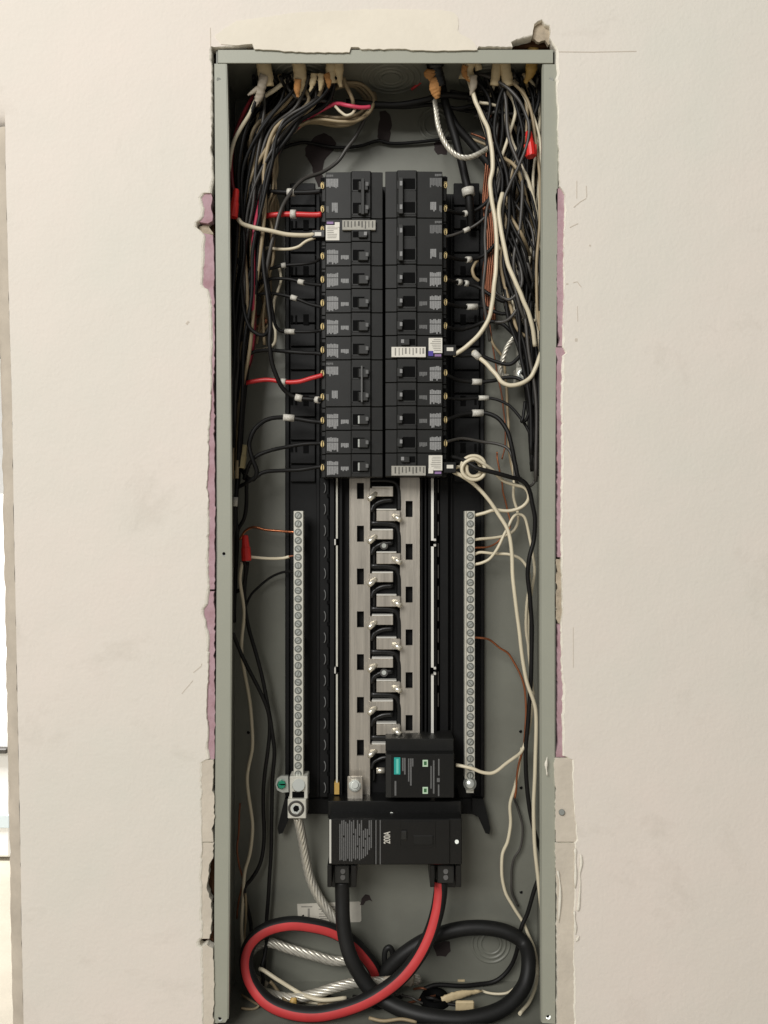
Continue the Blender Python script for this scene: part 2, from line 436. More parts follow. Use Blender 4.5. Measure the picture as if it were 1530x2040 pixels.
# ragged curls of paper standing off the wall at the lower right
for i, pts in enumerate([[(1157, 1702), (1158, 1720), (1155, 1740), (1156, 1760), (1153, 1800), (1151, 1815)], [(1146, 1690), (1147, 1720), (1146, 1770)], [(1144, 1815), (1146, 1840), (1147, 1862)],
                         [(1154, 1865), (1147, 1876)], [(1090, 1508), (1088, 1525), (1090, 1545)], [(1113, 1838), (1116, 1770), (1111, 1735)]]):
    bm = bmesh.new(); path = resample([P(x, y, -1.2) for x, y in pts], 5)
    rr = random.Random(80 + i)
    add_tube(bm, path, lambda t: L(2.2 + 1.2 * math.sin(9 * t + i), 0) * (0.45 if t in (0, 1) else 1), 7, 0.6)
    mesh_obj("paper_curl", bm_mesh(bm, True), "gypsum", wall)
# a drywall screw left in the lower right patch
bm = bmesh.new(); add_cyl(bm, P(1119, 1618, -1.5), P(1119, 1618, 2.4), L(5.5, 0), L(7, 0), 14)
scr = mesh_obj("drywall_screw", bm_mesh(bm), "screw_well"); tag(scr, "small grey screw head in the patched wall beside the box's lower right flange", "screw")

# ------------------------------------------------------------------ what shows past the wall's left end
floor = structure(wbox("floor", "concrete", (-6, -2.5, -0.05), (3, 6.5, 0.0)))
farw = structure(wbox("far_wall", "white_enamel", (-6, 6.0, 0.0), (3, 6.1, 2.8)))
def far_pt(px, py, dist):
    k = S * dist / D
    return (px - CX) * k, dist - D, Z0 + (CY - py) * k
def far_box(name, mat, x1, y0, y1, dist, depth, w, parent=None, bevel=0.01):
    x, yy, za = far_pt(x1, y0, dist); _, _, zb = far_pt(x1, y1, dist)
    return wbox(name, mat, (x - w, yy, max(zb, 0.0)), (x, yy + depth, za), parent, bevel)
e = empty("white_appliance", (far_pt(0, 0, 3.2)[0] - 0.3, 3.2 - D + 0.3, 0), "white enamel appliance standing on the floor past the wall's left end", "appliance")
far_box("cabinet", "white_enamel", 21, 1290, 1709, 3.2, 0.6, 0.65, e)
far_box("handle", "ins_grey", 13, 1492, 1502, 3.16, 0.035, 0.5, e, 0.004)
far_box("band", "pale_blue", 18, 1624, 1650, 3.19, 0.009, 0.6, e, 0.002)
xs, ys, _ = far_pt(6, 0, 4.3)
sh = empty("storage_shelf", (xs - 0.3, ys, 0), "white storage shelf behind the white appliance past the wall's left end", "shelf")
for z in (0.08, 0.62, 0.82, 1.12, 1.36):
    wbox("shelf_board", "white_enamel", (xs - 0.8, ys, z), (xs + 0.012, ys + 0.4, z + 0.02), sh, 0.003)
for dx in (-0.8, 0.0):
    wbox("post", "white_enamel", (xs + dx - 0.015, ys - 0.008, 0), (xs + dx + 0.02, ys - 0.001, 1.55), sh, 0.002)
tag(wbox("cardboard_box", "cardboard", (xs - 0.4, ys + 0.03, 1.381), (xs - 0.03, ys + 0.35, 1.47), None, 0.004), "brown cardboard box on the top board of the far shelf", "box")
tag(wbox("cardboard_box", "cardboard", (xs - 0.42, ys + 0.03, 1.141), (xs - 0.03, ys + 0.35, 1.31), None, 0.004), "brown cardboard box on the second board of the far shelf", "box")
tag(wbox("storage_tub", "box_dark", (xs - 0.42, ys + 0.03, 0.841), (xs - 0.02, ys + 0.36, 1.02), None, 0.01), "dark storage tub under a yellow lid on the far shelf", "tub")
tag(wbox("tub_lid", "box_yellow", (xs - 0.43, ys + 0.02, 1.021), (xs - 0.01, ys + 0.37, 1.05), None, 0.006), "yellow lid on the dark tub on the far shelf", "lid")

# ------------------------------------------------------------------ the steel box
FM = 2.6        # flange face
BM = 98.0       # back panel face
box = empty("panel_enclosure", P(765, 2066, 3), "grey painted steel electrical box set open-faced into the wall", "electrical box")
XL, XR = P(430, 0, FM).x, P(1108, 0, FM).x
ZT, ZB = P(0, 99, FM).z, P(0, 2068, FM).z
wbox("back_panel", "enclosure_inside", (XL, 0.098, ZB), (XR, 0.0995, ZT), box)
wbox("side_wall", "enclosure_inside", (XL, 0.0045, ZB), (XL + 0.0015, 0.098, ZT), box)
wbox("side_wall", "enclosure_inside", (XR - 0.0015, 0.0045, ZB), (XR, 0.098, ZT), box)
wbox("top_wall", "enclosure_inside", (XL + 0.0015, 0.0045, ZT - 0.0015), (XR - 0.0015, 0.098, ZT), box)
wbox("bottom_wall", "enclosure_inside", (XL + 0.0015, 0.0045, ZB), (XR - 0.0015, 0.098, ZB + 0.0015), box)
def flange(x0, y0, x1, y1, m=FM):
    return pbox("flange", "enclosure_grey", x0, y0, x1, y1, m, m + 1.5, box, 0.35)
flange(434, 99, 1102, 125.5, FM - 0.9)
fl = sheet("flange", "enclosure_grey", [(427, 127), (450, 127), (454, 300), (457, 640), (459.5, 1000), (460, 1150), (458, 1500), (455, 1800), (453, 2030), (449, 2037), (427, 2038), (427, 1800), (430, 1400), (433, 1100), (432, 800), (429, 400)], FM, FM + 1.5, box)
fr = sheet("flange", "enclosure_grey", [(1083, 128), (1112, 128), (1111, 400), (1107, 800), (1105, 1100), (1105, 1500), (1106, 1800), (1106, 2040), (1080, 2038), (1079, 1700), (1078, 1300), (1078, 1000), (1080, 600)], FM, FM + 1.5, box)
flange(432, 2042, 1104, 2068, FM - 0.5)
# return lips along the inner edges of the flanges
for pts in ([(450.5, 127), (454.5, 300), (457.5, 640), (460, 1000), (460.5, 1150), (458.5, 1500), (455.5, 1800), (453.5, 2030)], [(1082.5, 128), (1079.5, 600), (1077.5, 1000), (1077.5, 1300), (1078.5, 1700), (1079.5, 2036)]):
    vs = []; fs = []
    for i, (x, y) in enumerate(pts):
        a = P(x, y, FM); s = 0.0008 if x < 765 else -0.0008
        vs += [(a.x, 0.0028, a.z), (a.x + s, 0.0028, a.z), (a.x + s, 0.009, a.z), (a.x, 0.009, a.z)]
        if i:
            b = 4 * (i - 1); c = 4 * i
            fs += [(b + k, b + (k + 1) % 4, c + (k + 1) % 4, c + k) for k in range(4)]
    me = bpy.data.meshes.new("m"); me.from_pydata(vs, [], fs); mesh_obj("flange_lip", me, "enclosure_grey", box)
# screw holes in the flanges
for (x, y) in ((435, 158), (1097, 158), (446, 1103), (438, 2028), (1091, 2024)):
    bm = bmesh.new(); add_cyl(bm, P(x, y, FM - 0.35), P(x, y, FM + 1.0), L(3.2, 0), None, 12)
    h = mesh_obj("screw_hole", bm_mesh(bm), "black_deep", box)
    bm = bmesh.new(); add_cyl(bm, P(x + 1, y + 1.5, FM - 0.15), P(x + 1, y + 1.5, FM + 0.8), L(4.6, 0), None, 12)
    mesh_obj("rim", bm_mesh(bm), "screw_zinc", h)
# knockouts pressed into the back and the top
def ring(bm, c, n, r, w, h, sides=40):
    u = n.orthogonal().normalized(); v = n.cross(u)
    prof = [(r - w, 0), (r - w * 0.4, h), (r + w * 0.4, h), (r + w, 0)]
    rows = []
    for k in range(sides):
        a = 2 * math.pi * k / sides
        d = u * math.cos(a) + v * math.sin(a)
        rows.append([bm.verts.new(c + d * q + n * hh) for q, hh in prof])
    for k in range(sides):
        A, B = rows[k], rows[(k + 1) % sides]
        for j in range(3):
            f = bm.faces.new((A[j], A[j + 1], B[j + 1], B[j])); f.smooth = True
def knockout(c, n, radii):
    bm = bmesh.new()
    for r in radii: ring(bm, c, n, r, 0.0016, 0.0011)
    o = mesh_obj("knockout", bm_mesh(bm), "enclosure_inside", box)
    bm = bmesh.new(); add_cyl(bm, c - n * 0.0004, c + n * 0.0007, radii[-1] * 0.82, None, 28)
    mesh_obj("knockout_disc", bm_mesh(bm), "enclosure_inside", o)
for (x, y, rr) in ((868, 248, (0.019, 0.014)), (978, 1880, (0.022, 0.017, 0.012))):
    knockout(P(x, y, 97.9), Vector((0, -1, 0)), rr)
for x in (0.008, 0.02 - 0.11, 0.115):
    knockout(Vector((x, 0.052, ZT - 0.0016)), Vector((0, 0, -1)), (0.032, 0.025, 0.018, 0.012))
for (x, y) in ((1037, 1457), (1038, 1569), (1038, 1777), (495, 1459)):
    bm = bmesh.new(); add_cyl(bm, P(x, y, 97.6), P(x, y, 98.3), L(3.2, 98), None, 10)
    mesh_obj("mounting_hole", bm_mesh(bm), "black_deep", box)
# flat dark patches laid on the back panel
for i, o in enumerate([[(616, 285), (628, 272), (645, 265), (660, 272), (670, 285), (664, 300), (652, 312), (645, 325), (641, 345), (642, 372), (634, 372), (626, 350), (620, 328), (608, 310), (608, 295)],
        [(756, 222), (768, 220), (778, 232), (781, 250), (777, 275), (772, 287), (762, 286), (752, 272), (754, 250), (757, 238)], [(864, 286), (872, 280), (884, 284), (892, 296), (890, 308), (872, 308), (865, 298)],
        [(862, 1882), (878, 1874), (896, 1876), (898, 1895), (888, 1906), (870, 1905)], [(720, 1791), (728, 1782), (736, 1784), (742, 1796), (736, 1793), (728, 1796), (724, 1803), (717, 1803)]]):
    sheet("dark_patch", "dark_patch", rough_line(o, 5, 0.7, True, 90 + i), 97.5, 98.2, box)
st = sheet("rating_sticker", "sticker", [(592, 1801), (716, 1796), (719, 1799), (720, 1834), (717, 1837), (594, 1839)], 97.6, 98.2)
tag(st, "small off-white printed sticker on the back panel behind the stranded cable", "sticker")
for i in range(6):
    rr = random.Random(i)
    x = 634 + rr.random() * 6; w = 20 + rr.random() * 22
    pbox("printed_line", "label_text", x, 1806 + i * 4.7, x + w, 1807.6 + i * 4.7, 97.4, 97.9, st, 0)
pbox("printed_line", "label_text", 600, 1805.5, 622, 1807.5, 97.4, 97.9, st, 0)
pbox("printed_line", "label_text", 613, 1810, 617, 1831, 97.4, 97.9, st, 0)
wm = resample([P(597, 1830, 97.3), P(605, 1823, 97.3)], 2); bm = bmesh.new(); add_tube(bm, wm, 0.0008, 6); mesh_obj("printed_arrow", bm_mesh(bm), "black_deep", st)

# ------------------------------------------------------------------ black plastic interior with the bus bars
inter = empty("panel_interior", P(765, 1630, 90), "black plastic interior of the box carrying the aluminium bus bars", "panel interior")
pbox("base_plate", "black_base", 568, 386, 965, 1590, 90, 97.4, inter, 0.8)
pbox("base_plate", "black_base", 572, 1591, 962, 1622, 90.4, 97.3, inter, 0.8)
for x0, x1 in ((569, 576), (957, 964), (630, 637), (897, 902)):
    pbox("base_rib", "black_base", x0, 388, x1, 1588, 86.5, 90.2, inter, 0.5)
rows = [366 + 46.8 * i for i in range(13)]
for side in (0, 1):
    for i in range(0, 13):
        y0 = rows[i] - 23.4 + 22; y1 = y0 + 44
        if y1 > 960: y1 = 960
        a, b = ((578, 628) if side == 0 else (904, 955))
        pbox("base_tile", "black_base", a, y0, b, y1, 84.6 if i % 2 else 85.6, 90.3, inter, 0.7)
    for y in (448, 540, 636, 798, 892):
        if side == 0: rs = [(578.5, y - 8, 584, y + 9), (588, y - 8, 592, y + 9), (604, y - 10, 615, y + 11)]
        else: rs = [(917, y - 10, 928, y + 11), (945, y - 8, 949.5, y + 9), (953, y - 8, 956.5, y + 9)]
        for r in rs: pbox("slot", "black_deep", *r, 84.2, 90.4, inter, 0.1)
# legs of the moulding at the bottom corners
for s in (-1, 1):
    xa = 765 + s * 176; xb = 765 + s * 212
    o = [(xa, 1590), (xa + s * 22, 1592), (xb - s * 8, 1615), (xb, 1650), (xb - s * 2, 1662), (xb - s * 10, 1660), (xb - s * 24, 1628), (xa, 1622)]
    sheet("base_foot", "black_base", o, 82, 97.3, inter)
# ridges either side of the bus bars
for (a, b, m) in ((637, 655, 78), (657, 666, 72), (676, 682, 70), (838, 842, 72), (846, 850, 70), (853, 857, 70), (866, 870, 72), (876, 893, 79)):
    pbox("bus_ridge", "black_base", a, 952, b, 1588, m, 90.2, inter, 0.5)
pbox("bus_bed", "black_base", 683, 372, 836, 1590, 80, 90.1, inter, 0.3)
# clip loops
bmc = bmesh.new()
pth = resample([Vector((0.0028, 0, 0.0058)), Vector((0.0042, -0.001, 0.003)), Vector((0.0045, -0.001, 0)), Vector((0.0042, -0.001, -0.003)), Vector((0.0028, 0, -0.0058))], 3)
add_tube(bmc, pth, 0.0007, 6); clip_me = bm_mesh(bmc, True); clip_me.materials.append(M["print_dim"])
bmd = bmesh.new(); add_box(bmd, (-0.0007, 0, -0.0078), (0.0007, 0.004, 0.0078), 0.0002); dash_me = bm_mesh(bmd); dash_me.materials.append(M["ins_grey"])
for i in range(15):
    y = 972 + 42.65 * i
    o = mesh_obj("clip_loop", clip_me, None, inter); q = P(641, y, 77.2); o.location = q
    o.matrix_parent_inverse = Matrix.Translation(-inter.location)
    pbox("clip_block", "black_deep", 651, y + 12, 657, y + 19, 75.5, 78, inter, 0.2)
    if y < 1440:
        o = mesh_obj("clip_edge", dash_me, None, inter); q = P(873, y - 4, 76); o.location = q
        o.matrix_parent_inverse = Matrix.Translation(-inter.location)
# bright metal edge strips with a notch at each support
def rail(x, segs, face, w, mat="rail_bright"):
    for (y0, y1) in segs:
        a = P(x, y0, 68); b = P(x, y1, 68); ww = L(w, 68)
        bm = bmesh.new()
        # a folded strip: the visible leaf leans towards one side
        vs = [bm.verts.new(v) for v in ((a.x - ww / 2, 0.068 + (0.0012 if face > 0 else 0), a.z), (a.x + ww / 2, 0.068 + (0 if face > 0 else 0.0012), a.z), (a.x + ww / 2, 0.080, a.z), (a.x - ww / 2, 0.080, a.z))]
        f = bm.faces.new(vs); r = bmesh.ops.extrude_face_region(bm, geom=[f])
        for v in [g for g in r["geom"] if isinstance(g, bmesh.types.BMVert)]: v.co.z = b.z
        bmesh.ops.recalc_face_normals(bm, faces=bm.faces)
        mesh_obj("edge_strip", bm_mesh(bm), mat, inter)
rail(671, [(953, 1073), (1087, 1328), (1344, 1575)], 1, 3.6, "bar_alu")
rail(861.5, [(953, 1077), (1089, 1330), (1346, 1472)], 1, 5)
for y in (1080, 1336):
    pbox("strip_hook", "rail_bright", 666, y - 6, 669, y + 6, 69, 76, inter, 0.3)
    for d in (-4, 7): pbox("strip_hook", "rail_bright", 864, y + d - 3, 869, y + d + 2, 68, 74, inter, 0.5)
pbox("strip_tab", "jacket_yellow", 666, 1560, 676, 1583, 67, 80, inter, 0.3)

# bus bars
def slotted_bar(name, x0, x1, y0, y1, sx0, sx1, sy, m0, m1):
    def rects():
        ys = [y0]
        for c in sy: ys += [c - 16, c + 16]
        ys.append(y1)
        out = [(x0, y0, sx0, y1), (sx1, y0, x1, y1)]
        for i in range(0, len(ys), 2): out.append((sx0, ys[i], sx1, ys[i + 1]))
        return out
    bm = bmesh.new()
    for (a, b, c, d) in rects():
        lo, hi = pbox_ext(a, b, c, d, m0, m1); add_box(bm, lo, hi)
    return mesh_obj(name, bm_mesh(bm), "aluminium", inter)
PIT = 85.3
lb = slotted_bar("bus_bar", 698, 737, 372, 1592, 711, 725, [978 + PIT * k for k in range(-6, 7)], 70, 73.2)
rb = slotted_bar("bus_bar", 797, 835, 372, 1480, 808, 822, [1014 + PIT * k for k in range(-6, 6)], 70, 73.2)
pbox("bus_lip", "aluminium", 696, 953, 698, 1545, 69.6, 76, inter, 0.2)
pbox("bus_lip", "aluminium", 835, 953, 836.5, 1472, 69.6, 76, inter, 0.2)
pbox("insulator", "black_base", 738, 372, 796, 1592, 77, 80.2, inter, 0.3)
def rib(pts, m=70.0, w=6.5):
    bm = bmesh.new(); path = resample([P(x, y, m + 3) for x, y in pts], 4); add_tube(bm, path, L(w, m), 8)
    return mesh_obj("insulator_rib", bm_mesh(bm, True), "main_black", inter)
for k in range(7):
    d = PIT * k
    # stab from the left bar
    pbox("bus_stab", "aluminium", 736, 972 + d, 783, 989 + d, 66, 75, inter, 0.4)
    pbox("stab_edge", "rail_bright", 741, 968.5 + d, 783, 972 + d, 65.4, 74, inter, 0.5)
    bm = bmesh.new(); add_cyl(bm, P(750, 982 + d, 69), P(735, 995 + d, 60), L(5.6, 66), L(5, 66), 12)
    mesh_obj("bus_rivet", bm_mesh(bm, True), "bright_zinc", inter)
    if d + 955 < 1500:
        rib([(738, 957 + d), (770, 957 + d), (788, 962 + d), (795, 978 + d), (796, 1000 + d), (796, 1017 + d)])
    rib([(783, 996 + d), (762, 998 + d), (746, 1006 + d), (740, 1020 + d)], w=5.5)
    rib([(743, 1008 + d), (745.5, 1030 + d), (744, 1045 + d)], w=3)
    if k < 6:
        pbox("bus_stab", "aluminium", 750, 1017 + d, 797, 1038 + d, 66, 75, inter, 0.4)
        pbox("stab_edge", "rail_bright", 750, 1013.5 + d, 790, 1016.5 + d, 65.4, 74, inter, 0.5)
        bm = bmesh.new(); add_cyl(bm, P(782, 1026 + d, 69), P(798, 1036 + d, 60), L(5.6, 66), L(5, 66), 12)
        mesh_obj("bus_rivet", bm_mesh(bm, True), "bright_zinc", inter)
for y in (1087, 1340):
    bm = bmesh.new(); add_cyl(bm, P(765, y, 70), P(765, y, 78), L(8, 70), None, 16); a = mesh_obj("support_screw", bm_mesh(bm), "ins_grey", inter)
    bm = bmesh.new(); add_cyl(bm, P(765, y, 69), P(765, y, 70), L(4.5, 70), L(5, 70), 12); mesh_obj("screw_head", bm_mesh(bm), "screw_zinc", a)
bm = bmesh.new(); add_cyl(bm, P(750, 1535, 62), P(766, 1535, 62), L(6, 62), None, 14); mesh_obj("bus_pin", bm_mesh(bm, True), "bright_zinc", inter)
# strap that feeds the left bar from the main breaker, with its bolt
sp = pbox("feed_strap", "aluminium", 692, 1547, 723, 1632, 58, 61, inter, 0.8)
bm = bmesh.new(); c = P(707, 1564, 58)
for r, a, b in ((13, 58, 57), (11, 57, 55.5), (7, 55.5, 52)):
    add_cyl(bm, P(707, 1564, a), P(707, 1564, b), L(r, 58), L(r * 0.9, 58), 16)
mesh_obj("strap_bolt", bm_mesh(bm), "screw_zinc", sp)
pbox("feed_strap", "aluminium", 858, 1575, 866, 1634, 61, 63, inter, 0.5)

# ------------------------------------------------------------------ neutral bars
bm = bmesh.new()
add_cyl(bm, Vector((0, 0.0005, 0)), Vector((0, -0.0003, 0)), 0.0042, 0.0041, 14, 1)
add_cyl(bm, Vector((0, -0.0002, 0)), Vector((0, -0.0009, 0)), 0.0031, 0.0026, 12)
add_box(bm, (-0.0024, -0.0011, -0.0004), (0.0024, -0.0007, 0.0004), 0, 1)
screw_me = bm_mesh(bm); screw_me.materials.append(M["screw_zinc"]); screw_me.materials.append(M["screw_well"])
def neutral_bar(x0, x1, y0, y1, n, cx, label, side):
    e = empty("neutral_bar", P((x0 + x1) / 2, y1, 66), label, "terminal bar", "long neutral bars")
    pbox("bar", "bar_alu", x0, y0, x1, y1, 60, 72, e, 0.4)
    pitch = (y1 - y0 - 16) / (n - 1)
    rr = random.Random(int(x0))
    for i in range(n):
        y = y0 + 9 + pitch * i
        o = mesh_obj("screw", screw_me, None, e)
        o.location = P(cx, y, 59.6 + rr.random() * 0.3); o.rotation_euler = (0, rr.random() * 3, 0)
        o.matrix_parent_inverse = Matrix.Translation(-e.location)
        sx = x1 if side > 0 else x0
        bm = bmesh.new(); q = P(sx, y, 65); add_cyl(bm, q, q + Vector((0.00035 * side, 0, 0)), 0.0026, None, 10)
        mesh_obj("wire_hole", bm_mesh(bm), "black_deep", e)
    for s in (y0 + 60, (y0 + y1) / 2, y1 - 50):
        pbox("standoff", "black_base", x0 + 3, s - 12, x1 - 3, s + 12, 72.1, 89.8, e, 0.4)
    return e
nl = neutral_bar(585, 604, 1018, 1549, 32, 594, "long aluminium neutral bar with a lug at its foot on the left", 1)
nr = neutral_bar(926, 946, 1018, 1552, 32, 937, "long aluminium neutral bar with a round screw at its foot on the right", -1)
pbox("bar_ridge", "bright_zinc", 927.5, 1018, 929.5, 1552, 59.4, 60.3, nr, 0.1)
bm = bmesh.new(); add_cyl(bm, P(936, 1561, 58), P(936, 1561, 62), L(13, 58), None, 20); add_cyl(bm, P(936, 1561, 56.4), P(936, 1561, 58), L(8, 58), L(11, 58), 20)
mesh_obj("end_screw", bm_mesh(bm, True), "screw_zinc", nr)
pbox("bar_foot", "bar_alu", 929, 1552, 944, 1580, 62, 72, nr, 0.4)
# lug under the left bar
lug = pbox("lug", "bar_alu", 577, 1547, 613, 1592, 55, 74, nl, 0.8)
bm = bmesh.new(); add_cyl(bm, P(595, 1564, 52.5), P(595, 1564, 55.2), L(12, 55), L(13.5, 55), 20); mesh_obj("lug_screw", bm_mesh(bm), "screw_zinc", lug)
pbox("lug_recess", "black_deep", 582, 1577, 606, 1590, 54.7, 60, lug, 0.2)
lug2 = pbox("lug", "bar_alu", 573, 1592.5, 610, 1631, 50, 74, nl, 0.8)
bm = bmesh.new(); ring(bm, P(590, 1611, 49.9), Vector((0, -1, 0)), L(14, 50), L(2.5, 50), 0.0004, 26); mesh_obj("lug_socket", bm_mesh(bm), "ins_grey", lug2)
bm = bmesh.new(); add_cyl(bm, P(590, 1611, 48.6), P(590, 1611, 50.2), L(10.5, 50), None, 6); so = mesh_obj("lug_screw", bm_mesh(bm), "screw_zinc", lug2)
bm = bmesh.new(); add_cyl(bm, P(590, 1611, 48.4), P(590, 1611, 48.8), L(6.5, 50), None, 6); mesh_obj("hex_socket", bm_mesh(bm), "black_deep", so)
# green bonding screw
gs = empty("bonding_screw", P(561, 1575, 80), "green bonding screw in a metal tab left of the neutral lug", "screw")
sheet("bonding_tab", "screw_zinc", [(549, 1562), (552, 1551), (560, 1546), (574, 1546), (575, 1578), (562, 1579), (552, 1574)], 74, 78, gs)
bm = bmesh.new(); add_cyl(bm, P(561, 1563, 70), P(561, 1563, 74), L(7.5, 72), L(9.5, 72), 8); gh = mesh_obj("screw_head", bm_mesh(bm), "green_screw", gs)
pbox("screw_slot", "black_deep", 554, 1562, 568, 1564.5, 69.7, 70.5, gh, 0)

# ------------------------------------------------------------------ breakers
def profile_body(name, side, y0, y1, parent):
    """stepped breaker case, cut across: terminal shoulder, label face, raised handle face, inner shoulder"""
    pts = [(638, 88), (638, 47), (640, 45), (647, 45), (649, 34), (699, 33.4), (701, 30.5), (738, 30.5), (740, 33.4), (762.4, 33.8), (762.4, 88)]
    prof = []
    for x, m in pts:
        xx = x if side == 0 else 1530 - x
        prof.append((P(xx, 0, 34).x, m * 1e-3))
    za, zb = P(0, y0, 34).z, P(0, y1, 34).z
    bm = bmesh.new()
    A = [bm.verts.new((x, m, za)) for x, m in prof]
    f = bm.faces.new(A); r = bmesh.ops.extrude_face_region(bm, geom=[f])
    for v in [g for g in r["geom"] if isinstance(g, bmesh.types.BMVert)]: v.co.z = zb
    bmesh.ops.recalc_face_normals(bm, faces=bm.faces)
    es = [e for e in bm.edges if e.calc_face_angle(0) > 0.6 and min(e.verts[0].co.y, e.verts[1].co.y) < 0.06]
    bmesh.ops.bevel(bm, geom=es, offset=0.0004, segments=1, affect='EDGES')
    return mesh_obj(name, bm_mesh(bm), "breaker_black", parent)
def mx(side, x): return x if side == 0 else 1530 - x
def mrect(side, x0, y0, x1, y1):
    a, b = mx(side, x0), mx(side, x1)
    return (min(a, b), y0, max(a, b), y1)
def print_block(parent, side, x0, y0, x1, y1, m, rnd, mat="print_grey", flip=False, horiz=False):
    """lines of small print, too fine to read"""
    rs = []; n = max(2, int((x1 - x0) / 3.0)); w = (x1 - x0) / n
    for i in range(n):
        h = (y1 - y0) * (0.72 + 0.28 * rnd.random())
        a = (y1 - h, y1) if flip else (y0, y0 + h)
        rs.append(mrect(side, x0 + i * w + 0.12, a[0], x0 + (i + 1) * w - 0.3, a[1]))
    return pboxes("printed_label", mat, rs, m - 0.15, m + 0.3, parent)
def handle_set(parent, side, cy, rnd, on_shine=False):
    pbox("handle_recess", "black_deep", *mrect(side, 703, cy - 9, 727 if side else 726, cy + 12), 30.2, 32, parent, 0.1)
    # toggle, leaning to the middle of the panel
    x0, x1 = (712, 730) if side == 0 else (726, 736)
    bm = bmesh.new()
    a = P(mx(side, x0), cy - 8.5, 24); b = P(mx(side, x1), cy + 11, 24)
    lo = (min(a.x, b.x), 0.0265, min(a.z, b.z)); hi = (max(a.x, b.x), 0.0306, max(a.z, b.z))
    add_box(bm, lo, hi)
    lean = 0.0016 if side == 0 else -0.0016
    for v in bm.verts:
        if v.co.y < 0.028: v.co.x += lean; v.co.z = lo[2] + (v.co.z - lo[2]) * 0.9 + 0.0004
    bmesh.ops.bevel(bm, geom=list(bm.edges), offset=0.0004, segments=1, affect='EDGES')
    h = mesh_obj("handle", bm_mesh(bm), "handle_black", parent)
    xm = (728.5, 734) if side == 0 else (728.5, 733.5)
    pbox("rating_mark", "print_dim" if side == 0 else "print_grey", *mrect(side, xm[0], cy - 4 + 0.5, xm[1], cy + 4), 26.0, 26.7, h, 0)
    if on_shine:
        pbox("painted_shine", "screw_zinc", *mrect(side, 713, cy - 6, 716.5, cy + 10), 26.0, 27.5, h, 0.2)  # pale strip stands in for a highlight on the toggle
    # raised frame round the toggle
    fr = [mrect(side, 701.5, cy + 13.5, 737, cy + 15), mrect(side, 701.2, cy - 11, 702.6, cy + 15)]
    pboxes("handle_frame", "handle_black", fr, 30.0, 30.8, parent)
def terminal(parent, side, cy):
    bm = bmesh.new(); q = P(mx(side, 642.5), cy + 4, 44.5)
    add_cyl(bm, P(mx(side, 642.5), cy + 4, 43), P(mx(side, 642.5), cy + 4, 45.2), L(3.2, 44), L(4.2, 44), 12)
    t = mesh_obj("terminal_screw", bm_mesh(bm), "brass", parent)
    for v in t.data.vertices: v.co.z = q.z + (v.co.z - q.z) * 1.7
    bm = bmesh.new(); add_box(bm, (q.x - 0.0004, 0.0426, q.z - 0.003), (q.x + 0.0004, 0.0432, q.z + 0.003)); mesh_obj("screw_slot", bm_mesh(bm), "black_deep", t)
    pbox("terminal_recess", "black_deep", *mrect(side, 638.5, cy - 12, 647, cy - 4), 44.7, 46, parent, 0.1)
ORD = ["topmost", "second", "third", "fourth", "fifth", "sixth", "seventh", "eighth", "ninth", "tenth", "lowest"]
SD = ["left", "right"]
